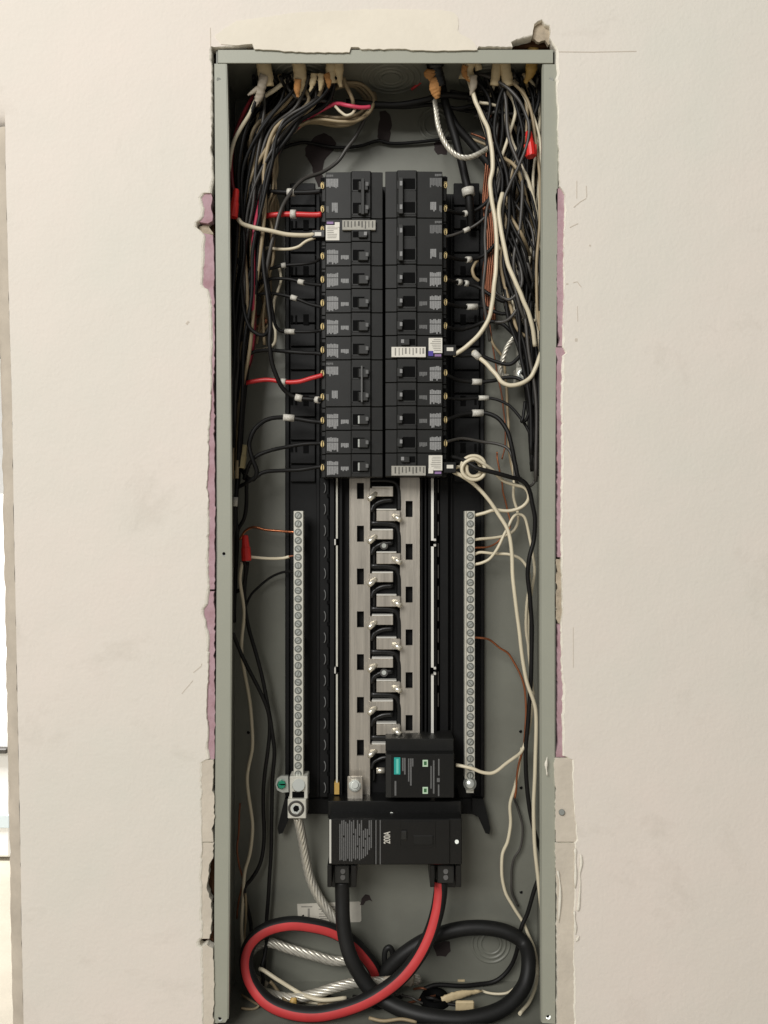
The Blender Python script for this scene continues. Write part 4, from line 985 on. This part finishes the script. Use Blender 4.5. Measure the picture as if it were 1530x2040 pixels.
wire("K", 8, "long black wire running down the right side from the coiled pigtail", [(900, 910, 52), (925, 917, 40), (950, 932, 32), (985, 942, 34), (1015, 950, 38), (1035, 955, 42), (1050, 968, 44), (1060, 1000, 46), (1066, 1035, 48), (1063, 1075, 50), (1054, 1115, 50), (1052, 1150, 52), (1056, 1200, 54), (1060, 1260, 56), (1058, 1340, 58), (1053, 1420, 60), (1048, 1490, 62), (1048, 1540, 64), (1053, 1600, 66), (1066, 1660, 70), (1078, 1700, 74), (1078, 1735, 76), (1066, 1770, 78), (1050, 1820, 80), (1038, 1850, 80), (1030, 1895, 84), (1014, 1930, 88), (985, 1955, 88), (950, 1962, 84), (915, 1964, 80), (870, 1962, 78), (845, 1970, 76)])
wire("K", 6, "black wire looping low in the right bundle above the coiled pigtail", [(1046, 800, 46), (1042, 830, 44), (1040, 840, 44), (1048, 836, 46), (1056, 810, 50), (1056, 770, 54), (1046, 745, 56)])
# coiled white pigtail and its ends
cp = []
turns = 5.2
for i in range(int(turns * 14) + 1):
    a = math.pi + 2 * math.pi * i / 14; t = i / (turns * 14)
    cp.append((943 + (19.5 + 4.5 * math.sin(i * 0.31)) * math.cos(a) + 2 * math.sin(i * 0.7), 932 + (19.5 + 4.5 * math.sin(i * 0.31)) * math.sin(a), 54 - 20 * t))
pts = [(904, 933, 46), (914, 930, 50)] + cp
path = resample([P(*p) for p in pts + [(945, 914, 34), (965, 925, 36), (985, 940, 42), (1000, 956, 46), (1022, 965, 48), (1044, 971, 50), (1053, 985, 52), (1050, 1000, 54), (1036, 1012, 56), (1012, 1018, 58), (985, 1016, 60), (965, 1022, 62), (944, 1027, 65)]], 3)
bm = bmesh.new(); add_tube(bm, path, L(7, 50) / 2, 8)
tag(mesh_obj("white_wire", bm_mesh(bm), "ins_white"), "white wire coiled into a ring beside the lowest right breaker", "wire")
wire("W", 8, "long white wire from the lowest right breaker down the right flange", [(903, 940, 46), (920, 948, 46), (942, 963, 48), (967, 988, 50), (992, 1022, 50), (1012, 1058, 48), (1019, 1100, 46), (1023, 1160, 46), (1031, 1230, 48), (1038, 1290, 50), (1048, 1350, 52), (1062, 1395, 54), (1068, 1430, 56), (1067, 1520, 60), (1063, 1590, 62), (1064, 1660, 64), (1070, 1730, 66), (1077, 1800, 70), (1082, 1860, 74)])
wire("W", 6, "white wire bending into the fourth hole of the right bar", [(1019, 905, 66), (1024, 945, 68), (1023, 985, 70), (1030, 1015, 72), (1032, 1035, 74), (1026, 1055, 76), (1008, 1066, 76), (980, 1072, 72), (945, 1075, 65)])
wire("W", 6, "white wire looping up from the sixth hole of the right bar", [(944, 1105, 65), (958, 1100, 66), (985, 1103, 66), (1015, 1105, 64), (1036, 1113, 62), (1049, 1128, 62), (1055, 1155, 64), (1050, 1200, 68), (1048, 1250, 70), (1054, 1300, 72)])
wire("W", 6, "white wire arching high from the seventh hole of the right bar", [(944, 1125, 65), (962, 1121, 62), (978, 1110, 60), (995, 1085, 58), (1010, 1055, 58), (1022, 1030, 60), (1034, 1024, 62), (1046, 1033, 64), (1052, 1058, 66), (1060, 1095, 68), (1065, 1130, 70), (1061, 1165, 72), (1054, 1220, 72), (1052, 1290, 72), (1058, 1340, 72), (1063, 1390, 72)])
wire("C", 3.2, "thin bare copper wire into the fifth hole of the right bar", [(944, 1091, 65), (968, 1090, 70), (985, 1084, 74), (1000, 1072, 76), (1012, 1058, 78), (1016, 1040, 80), (1010, 1010, 82), (1002, 980, 82), (999, 955, 82), (992, 920, 82), (990, 900, 82)])
wire("C", 4, "bare copper wire bowing from the middle of the right bar down the side", [(944, 1270, 65), (962, 1271, 68), (976, 1275, 72), (994, 1290, 76), (1014, 1303, 78), (1030, 1330, 78), (1042, 1360, 78), (1048, 1400, 76), (1047, 1445, 74), (1042, 1490, 74), (1033, 1525, 76), (1029, 1560, 78), (1026, 1590, 80)])
wire("W", 7, "white wire dipping from the plug-on module to the right side", [(902, 1522, 48), (920, 1526, 44), (940, 1531, 42), (962, 1539, 42), (982, 1539, 44), (1003, 1526, 48), (1024, 1510, 54), (1038, 1497, 60), (1050, 1470, 66), (1058, 1430, 70), (1062, 1380, 72)])
wire("W", 7, "white wire wavering down the lower right back panel", [(1040, 1490, 76), (1034, 1530, 78), (1026, 1565, 80), (1017, 1600, 82), (1017, 1640, 84), (1011, 1675, 84), (1001, 1705, 84), (1000, 1745, 84), (1006, 1775, 84), (1022, 1805, 84), (1040, 1835, 84), (1054, 1865, 84), (1066, 1895, 82), (1070, 1935, 80), (1066, 1968, 64), (1055, 1995, 46), (1035, 2020, 26)])
wire("G", 4, "thin grey wire curling low on the right back panel", [(1024, 1590, 92), (1036, 1625, 92), (1042, 1655, 92), (1036, 1690, 92), (1023, 1712, 92), (1019, 1750, 92), (1020, 1780, 92), (1032, 1805, 92)])
wire("B", 3, "reddish bare wire running down between the right base and flange", [(968, 600, 84), (976, 650, 86), (984, 700, 86), (990, 745, 86), (1000, 790, 84), (1006, 840, 84), (1006, 885, 84), (1000, 915, 84)])
wire("T", 5, "tan wire running down beside the reddish one on the right", [(972, 660, 82), (985, 690, 82), (1002, 712, 82), (1006, 745, 84), (1010, 790, 82), (1013, 840, 82), (1014, 900, 80), (1024, 950, 80)])
wire("G", 6, "grey wire arcing over the top of the right bundle", [(928, 140, 40), (955, 148, 34), (985, 158, 30), (1010, 174, 26), (1033, 200, 24), (1049, 230, 24), (1054, 260, 24), (1046, 300, 26), (1032, 335, 28), (1015, 368, 28), (1004, 400, 30), (1001, 450, 34), (1010, 520, 36), (1026, 580, 36)])
wire("G", 6, "grey wire dropping close beside the right breakers' sleeves", [(1000, 330, 42), (985, 380, 38), (970, 415, 36), (967, 470, 36), (967, 520, 36), (963, 560, 36), (964, 600, 38), (970, 640, 42), (976, 680, 48)])
wire("G", 6, "grey wire hooking under the middle of the right bundle", [(1034, 520, 34), (1040, 560, 32), (1030, 585, 32), (1015, 597, 34), (1002, 593, 38), (985, 580, 44)])
wire("G", 6, "grey wire curving across above the right ground bar", [(985, 642, 44), (1005, 640, 40), (1022, 628, 36), (1032, 610, 34), (1038, 580, 34), (1034, 540, 36)])
wire("T", 6, "cream crescent of wire beside the fifth right row", [(952, 518, 74), (944, 528, 72), (941, 540, 72), (946, 552, 72), (954, 560, 74)])
wire("W", 6, "short cream wire level in the upper right tangle", [(955, 204, 44), (972, 207, 42), (990, 211, 44)])
wire("T", 5, "tan wire angled under the silver wire on the upper right", [(930, 272, 78), (952, 282, 76), (972, 290, 72), (985, 300, 68)])
wire("B", 4, "copper wire angled under the silver wire on the upper right", [(938, 266, 80), (956, 272, 78), (975, 282, 74), (990, 296, 70)])
RB = "wires in the dense bundle down the right side"
for i in range(46):
    d = jit(34, 90); k = "KKKGKG"[i % 6]
    if i % 6 == 5: k = "W"
    if i in (8, 20, 28, 35): k = "T"
    lab = {"K": "black wire in the dense bundle down the right side", "G": "grey wire in the dense bundle down the right side", "W": "cream wire half buried in the right side bundle", "T": "tan wire half buried in the right side bundle"}[k]
    if k in "WT": d = jit(34, 78)
    yend = jit(700, 960) if k in "KG" else jit(600, 720)
    bu = rl_.random()
    pts = [(bx(935, 1072), jit(148, 156), jit(26, 42)), (bx(950, 1072), jit(185, 215), min(d, 64)), (bx(970, 1074, 0.5), 270, d), (bx(982, 1075, 0.45), 350, d), (bx(985, 1075, 0.4), 440, d), (bx(996, 1075, 0.4), 530, d), (bx(1010, 1076), 620, d), (bx(1034, 1076), 700 if yend > 760 else 660, d)]
    if yend > 760: pts += [(bx(1050, 1076), 800, d)]
    pts += [(bx(1056, 1076), yend + 10, d)]
    wire(k, jit(5, 7), lab, pts, RB + " " + {"K": "black", "G": "grey", "W": "cream", "T": "tan"}[k])
for i in range(9):
    x0 = jit(935, 1010); y0 = jit(180, 230)
    wire("KG"[i % 2], jit(5, 7), ["black wire crossing level through the upper right tangle", "grey wire crossing level through the upper right tangle"][i % 2],
         [(x0 - 40, y0 + jit(-8, 10), jit(55, 80)), (x0, y0, jit(45, 75)), (x0 + 35, y0 + jit(-14, 14), jit(45, 75)), (jit(1050, 1074), y0 + jit(-50, 30), jit(40, 70))], ["black wires crossing the upper right", "grey wires crossing the upper right"][i % 2])
for i in range(10):
    ya = jit(300, 560); k = "KGT"[i % 3]
    wire(k, jit(5, 7), {"K": "black", "G": "grey", "T": "tan"}[k] + " wire crossing slantwise in the middle of the right bundle",
         [(jit(985, 1010), ya + jit(-60, 20), jit(40, 70)), (jit(1010, 1030), ya + jit(0, 50), jit(30, 60)), (jit(1040, 1060), ya + jit(50, 110), jit(30, 60)), (jit(1060, 1076), ya + jit(110, 190), jit(36, 70))], "slanting wires in the right bundle, " + {"K": "black", "G": "grey", "T": "tan"}[k])
for i in range(6):
    x0 = 978 + i * 4
    wire("B", jit(3.4, 4.6), "bare copper wire in the cluster behind the thick cream wire", [(x0 - 6, 205, 66), (x0 - 4, 240, 64), (x0 - 6, 280, 66), (x0 - 10, 330, 70), (x0 - 16, 400, 74), (x0 - 10, 480, 76), (x0 - 16, 560, 78), (x0 - 12, 640, 80)], "bare copper cluster on the upper right")

# right ground bar with lug
rg = empty("ground_bar", P(1040, 765, 80), "short metal ground bar with a square lug in the right bundle", "terminal bar")
pbox("bar", "bar_alu", 1032, 625, 1047, 731, 62, 76, rg, 0.4)
for i in range(6):
    o = mesh_obj("screw", screw_me, None, rg); o.location = P(1039.5, 638 + i * 16.5, 61.8); o.rotation_euler = (0, i, 0)
lg = pbox("lug", "bar_alu", 1029, 731.5, 1056, 760, 56, 78, rg, 0.8)
bm = bmesh.new(); ring(bm, P(1043, 746, 55.9), Vector((0, -1, 0)), L(9, 56), L(3, 56), 0.0006, 24); mesh_obj("lug_socket", bm_mesh(bm), "screw_zinc", lg)
bm = bmesh.new(); add_cyl(bm, P(1043, 746, 55.6), P(1043, 746, 57), L(6, 56), None, 12); mesh_obj("socket_hole", bm_mesh(bm), "black_deep", lg)

# ------------------------------------------------------------------ stranded bare aluminium cables
def stranded(label, pts, wpx, strands=7, pitch=0.012, mat="stranded_alu", name="stranded_cable", group=None):
    path = resample([P(*p) for p in pts], 10)
    md = sum(p[2] for p in pts) / len(pts); R = L(wpx, md) / 2
    F = frames(path); bm = bmesh.new(); dist = [0]
    for i in range(1, len(path)): dist.append(dist[-1] + (path[i] - path[i - 1]).length)
    rs = R * (0.40 if strands > 6 else 0.5)
    for s in range(strands):
        sp = []
        for q, (t, u, w), dd in zip(path, F, dist):
            a = 2 * math.pi * (s / strands + dd / pitch)
            sp.append(q + (u * math.cos(a) + w * math.sin(a)) * (R - rs))
        add_tube(bm, sp, rs, 6)
    return tag(mesh_obj(name, bm_mesh(bm), mat), label, "cable", group)
stranded("shiny bare stranded wire looping below the kraft paper at the upper right", [(866, 200, 50), (869, 222, 44), (873, 250, 40), (882, 276, 38), (897, 299, 36), (915, 312, 36), (934, 314, 38), (955, 306, 42), (972, 296, 50), (988, 286, 58)], 11, 4, 0.02)
stranded("shiny bare stranded wire bent beside the right ground bar", [(1046, 630, 62), (1036, 655, 58), (1022, 675, 56), (1010, 692, 56), (1002, 715, 58), (996, 735, 62), (1000, 748, 66), (1012, 750, 70)], 11, 4, 0.022)
stranded("bare stranded neutral cable running from the left lug and looping low in the box", [(593, 1628, 62), (598, 1650, 66), (604, 1680, 72), (610, 1715, 78), (618, 1750, 82), (634, 1785, 84), (654, 1815, 84), (676, 1845, 84), (700, 1880, 86), (700, 1908, 86), (670, 1915, 84), (625, 1904, 82), (575, 1890, 82), (535, 1878, 84), (505, 1890, 86), (490, 1925, 80), (510, 1968, 68), (570, 1988, 54), (620, 1982, 50), (665, 1968, 50), (710, 1958, 54), (760, 1956, 62), (800, 1956, 70), (835, 1950, 80)], 19, 7, 0.055)

# ------------------------------------------------------------------ service cables
def service(label, pts, wpx, stripe=None, name="service_cable"):
    path = resample([P(*p) for p in pts], 10)
    md = sum(p[2] for p in pts) / len(pts)
    bm = bmesh.new(); add_tube(bm, path, L(wpx, md) / 2, 20, stripe=stripe)
    me = bm_mesh(bm); me.materials.append(M["service_black"])
    if stripe: me.materials.append(M["stripe_red"])
    return tag(mesh_obj(name, me, None), label, "cable")
service("thick black service cable looping from the left foot of the main breaker", [(681, 1755, 56), (682, 1790, 54), (683, 1830, 50), (688, 1870, 46), (700, 1910, 42), (722, 1950, 40), (750, 1982, 36), (800, 2010, 26), (860, 2026, 18), (930, 2030, 16), (1000, 2010, 24), (1042, 1968, 38), (1053, 1920, 52), (1044, 1880, 70), (1010, 1857, 74), (960, 1848, 76), (905, 1853, 76), (850, 1872, 76), (805, 1900, 76), (775, 1928, 78), (760, 1945, 80), (742, 1952, 82)], 29)
def soff(t):
    return 0.62 * (1 - t / 0.3) if t < 0.3 else -0.0
service("thick black cable with a wide red stripe from the main breaker's right foot", [(878, 1755, 56), (877, 1780, 54), (870, 1820, 48), (855, 1865, 42), (830, 1910, 36), (795, 1950, 30), (745, 1985, 24), (690, 2008, 20), (630, 2020, 20), (575, 2014, 24), (530, 1993, 32), (500, 1955, 42), (490, 1915, 50), (500, 1878, 58), (530, 1852, 62), (575, 1840, 66), (620, 1843, 68), (665, 1855, 70), (705, 1880, 72), (738, 1918, 76), (750, 1942, 82)], 28, (0.74, soff))
service("black cable end standing up behind the crossing service cables", [(770, 1935, 82), (766, 1912, 80), (768, 1893, 80), (777, 1888, 80), (783, 1905, 82), (778, 1940, 86)], 11)

# ------------------------------------------------------------------ cable jackets and torn wrapping at the top
def jacket(mat, label, pts, wpx, flat=0.6, taper=None, name="cable_jacket", cat="cable jacket", group="cut cable jackets along the top"):
    if pts[0][1] < 200:
        k0 = 0 if pts[0][1] < 126 else -4
        pts = [(x, y, 19 + max(0, y - 110) * 0.2 + k0) for x, y, m in pts]
    path = resample([P(*p) for p in pts], 7)
    md = sum(p[2] for p in pts) / len(pts); r = L(wpx * 1.25, md) / 2
    tf = taper or (lambda t: 1.0)
    bm = bmesh.new(); add_tube(bm, path, lambda t: r * tf(t), 10, flat)
    rr = random.Random(int(pts[0][0]))
    for v in bm.verts: v.co += Vector((rr.gauss(0, 0.0003), rr.gauss(0, 0.0003), rr.gauss(0, 0.0003)))
    return tag(mesh_obj(name, bm_mesh(bm, True), mat), label, cat, group)
tp = lambda t: 1.0 if t < 0.55 else 1.0 - 0.75 * (t - 0.55) / 0.45
jacket("jacket_cream", "leftmost cream cable jacket hanging from the box top", [(522, 92, 48), (525, 125, 46), (529, 150, 44), (531, 172, 44)], 24)
jacket("jacket_grey", "torn grey flap hanging below the leftmost cream jacket", [(526, 150, 40), (522, 168, 38), (518, 185, 38), (513, 200, 40), (508, 212, 44)], 15, 0.5, tp)
jacket("jacket_grey", "small grey shred pointing left of the leftmost jacket", [(520, 172, 38), (508, 180, 38), (494, 190, 42)], 8, 0.5, tp)
jacket("jacket_cream", "second tapering tan jacket from the left", [(592, 92, 48), (595, 125, 46), (598, 150, 44), (596, 175, 42), (594, 192, 42)], 22, 0.55, tp)
jacket("kraft_paper", "brown paper tip under the second jacket from the left", [(594, 158, 41), (592, 176, 40), (593, 194, 41)], 11, 0.5, tp)
for i, (xa, xb, yb) in enumerate([(626, 617, 183), (638, 637, 182), (650, 655, 176)]):
    jacket(["jacket_cream", "jacket_cream", "kraft_paper"][i], ["left", "middle", "right"][i] + " shred of the small torn jacket left of the paired cream jackets", [(xa, 146, 58), ((xa + xb) / 2 + 2, 162, 54), (xb, yb, 52)], 10, 0.5, tp)
jacket("jacket_cream", "left one of the paired cream jackets near the top centre", [(660, 92, 46), (660, 125, 44), (659, 145, 42), (661, 166, 42)], 17, 0.8)
jacket("jacket_cream", "right one of the paired cream jackets near the top centre", [(673, 92, 46), (674, 125, 44), (675, 148, 42), (679, 174, 44)], 17, 0.7, tp)
jacket("main_black", "black rubber cable sleeve at the top right of centre", [(868, 92, 56), (868, 128, 54), (872, 150, 54), (877, 172, 56)], 20, 0.9)
jacket("main_black", "black cable collar at the top right of centre", [(866, 122, 52), (868, 136, 52)], 29, 0.9, name="cable_collar", cat="cable collar")
jacket("kraft_paper", "upper scrap of orange-brown kraft paper beside the black sleeve", [(857, 138, 44), (856, 150, 42), (858, 162, 44)], 13, 0.4, lambda t: 0.4 + 1.1 * math.sin(math.pi * min(t + 0.15, 1)), "paper_scrap", "paper scrap")
jacket("kraft_paper", "leaf-shaped scrap of orange-brown kraft paper hanging by the silver wire", [(864, 154, 42), (866, 168, 40), (868, 182, 40), (872, 196, 42)], 15, 0.35, lambda t: 0.25 + 1.0 * math.sin(math.pi * (0.12 + 0.8 * t)), "paper_scrap", "paper scrap")
jacket("jacket_cream", "crumpled tan jacket at the top of the right bundle", [(936, 92, 46), (934, 125, 44), (932, 142, 40), (930, 158, 40)], 22, 0.6, lambda t: 1 + 0.25 * math.sin(8 * t))
jacket("kraft_paper", "yellow-brown paper curl on the crumpled tan jacket", [(928, 130, 38), (924, 142, 36), (930, 155, 36), (936, 163, 38)], 9, 0.5, tp, "paper_scrap", "paper scrap")
jacket("jacket_cream", "short cream jacket end beside the crumpled tan jacket", [(950, 122, 46), (953, 132, 42), (954, 140, 42)], 11, 0.7)
jacket("jacket_grey", "grey strip under the crumpled tan jacket", [(943, 150, 50), (943, 170, 50), (938, 190, 52)], 12, 0.5, tp)
jacket("jacket_cream", "left one of two upright cream jackets on the upper right", [(992, 92, 44), (990, 125, 42), (988, 148, 40), (985, 170, 40)], 15, 0.7)
jacket("jacket_cream", "right one of two upright cream jackets on the upper right", [(1004, 92, 44), (1006, 125, 42), (1009, 150, 40), (1012, 172, 42)], 18, 0.7)
jacket("jacket_yellow", "yellow-tan jacket beside the right flange at the top", [(1062, 92, 44), (1060, 125, 42), (1056, 145, 40), (1046, 166, 42)], 19, 0.6, tp)

# ------------------------------------------------------------------ wire nuts
def wire_nut(label, a, b, wpx, mat, wing=False, group="red wire nuts"):
    A = P(*a); B = P(*b); r = L(wpx, a[2]) / 2
    t = (B - A).normalized(); u = t.orthogonal().normalized(); w = t.cross(u); ln = (B - A).length
    prof = [(0, 0.50), (0.04, 0.62), (0.1, 0.66), (0.45, 0.78), (0.5, 0.92), (0.96, 1.0), (1.0, 0.97)]
    bm = bmesh.new(); sides = 24; rings = []
    for s, q in prof:
        ring_ = []
        for k in range(sides):
            a_ = 2 * math.pi * k / sides; rr = r * q * (1 + (0.05 if (k % 2 and 0.1 <= s <= 0.96) else 0))
            ring_.append(bm.verts.new(A + t * ln * s + (u * math.cos(a_) + w * math.sin(a_)) * rr))
        rings.append(ring_)
    for i in range(len(rings) - 1):
        for k in range(sides):
            bm.faces.new((rings[i][k], rings[i][(k + 1) % sides], rings[i + 1][(k + 1) % sides], rings[i + 1][k]))
    bm.faces.new(rings[0][::-1]); bm.faces.new(rings[-1])
    bmesh.ops.recalc_face_normals(bm, faces=bm.faces)
    e = empty("wire_nut", B, label, "wire nut", group)
    mesh_obj("shell", bm_mesh(bm), mat, e)
    if wing:
        for s in (-1, 1):
            bm = bmesh.new(); c = A + t * ln * 0.72 + Vector((s * r * 0.95, 0, 0)); add_box(bm, (c.x - r * 0.3, c.y - r * 0.18, c.z - ln * 0.26), (c.x + r * 0.3, c.y + r * 0.18, c.z + ln * 0.2), r * 0.1)
            mesh_obj("wing", bm_mesh(bm), mat, e)
    return e
wire_nut("red wire nut against the upper left flange beside the left bundle", (471, 377, 24), (464, 433, 24), 18, "nut_red")
wire_nut("red winged wire nut high in the right bundle", (1053, 262, 30), (1058, 312, 28), 20, "nut_red", True)
wire_nut("dull red wire nut low on the left beside the neutral bar", (488, 1066, 56), (491, 1117, 56), 19, "nut_red")
wire_nut("tan wire nut at left near the lowest breakers", (487, 886, 50), (479, 932, 50), 18, "nut_tan", False, None)

# ------------------------------------------------------------------ loose ends in the bottom of the box
wire("W", 8, "white wire sloping inside the red-striped loop at the bottom", [(516, 1930, 66), (530, 1936, 62), (555, 1952, 58), (585, 1972, 56), (615, 1986, 46), (645, 1992, 42), (690, 1988, 46)])
wire("K", 7, "black wire dropping inside the red-striped loop at the bottom", [(534, 1850, 84), (528, 1900, 78), (522, 1930, 72), (524, 1955, 70), (518, 1980, 66), (514, 2000, 60)])
wire("K", 7, "black wire level under the white one at the bottom", [(640, 1978, 66), (670, 1990, 52), (705, 1993, 50), (735, 1998, 46), (770, 2005, 48)])
wire("T", 6, "tan wire leading to the yellow scrap at the bottom left", [(538, 1955, 70), (552, 1972, 68), (566, 1990, 50), (577, 2006, 40), (580, 2020, 34)])
jacket("jacket_yellow", "yellow forked jacket scrap at the bottom left of the box", [(586, 1988, 40), (583, 2002, 36), (580, 2014, 32), (579, 2026, 28)], 15, 0.6, lambda t: 0.7 + 0.4 * t, group=None)
jacket("jacket_grey", "pale grey jacket end lying at the bottom left", [(500, 1945, 74), (515, 1955, 74), (530, 1965, 76)], 14, 0.6, group=None)
jacket("jacket_grey", "pale flat wrapping between the crossing service cables at the bottom", [(745, 1965, 62), (775, 1958, 62), (800, 1952, 64), (822, 1954, 70)], 22, 0.4, group=None)
jacket("jacket_cream", "tan paper strip at the bottom right of the box", [(880, 1994, 54), (900, 1986, 56), (930, 1979, 60), (960, 1974, 64)], 13, 0.5, tp, "paper_scrap", "paper scrap", None)
def floor_m(py, up=4): return (1048 * (D + FM * 1e-3) / (py - 1020) - D) * 1000 - up
bm = bmesh.new(); q = P(866, 1996, floor_m(1996, 0)); q.z = ZB
ring(bm, q + Vector((0, 0, 0.0015)), Vector((0, 0, 1)), 0.013, 0.005, 0.006, 30); add_cyl(bm, q + Vector((0, 0, 0.0016)), q + Vector((0, 0, 0.0024)), 0.010, None, 24)
tag(mesh_obj("cable_bushing", bm_mesh(bm), "black_deep"), "black round bushing in the floor of the box", "bushing")
for i in range(12):
    k = "TWBTGK"[i % 6]; xa = jit(490, 900); ya = jit(1968, 2000); dx = jit(60, 150) * (1 if i % 3 else -1); ym = ya + jit(6, 24); yb = ya + jit(-8, 26)
    xb = min(1055, max(480, xa + dx)); xm = (xa + xb) / 2
    wire(k, jit(4, 6), {"T": "tan", "W": "white", "B": "bare copper", "G": "grey", "K": "black"}[k] + " loose wire lying on the floor of the box",
         [(xa, ya, floor_m(ya)), ((xa + xm) / 2, (ya + ym) / 2 - 5, floor_m((ya + ym) / 2, 9)), (xm, ym, floor_m(ym, 5)), (xb, yb, floor_m(yb, 8))], "loose wires on the floor of the box, " + {"T": "tan", "W": "white", "B": "bare", "G": "grey", "K": "black"}[k])
o = pbox("white_tag", "jacket_cream", 908, 1996, 945, 2017, 33, 37, None, 1.2); tag(o, "small blank cream tag on the floor of the box inside the black loop", "tag")
o = pbox("paint_fleck", "jacket_cream", 912, 1952, 926, 1962, 97.3, 98.1, None, 0.2); tag(o, "small pale fleck on the lower back panel inside the black loop", "fleck")
wire("T", 6, "tan wire curving out of the bottom edge right of centre", [(735, 2028, 20), (765, 2034, 16), (800, 2030, 16), (830, 2036, 14)])
wire("W", 5, "thin cream wire curving inside the black loop at the bottom", [(960, 1974, 70), (985, 1980, 62), (1010, 1978, 60), (1030, 1966, 64)])
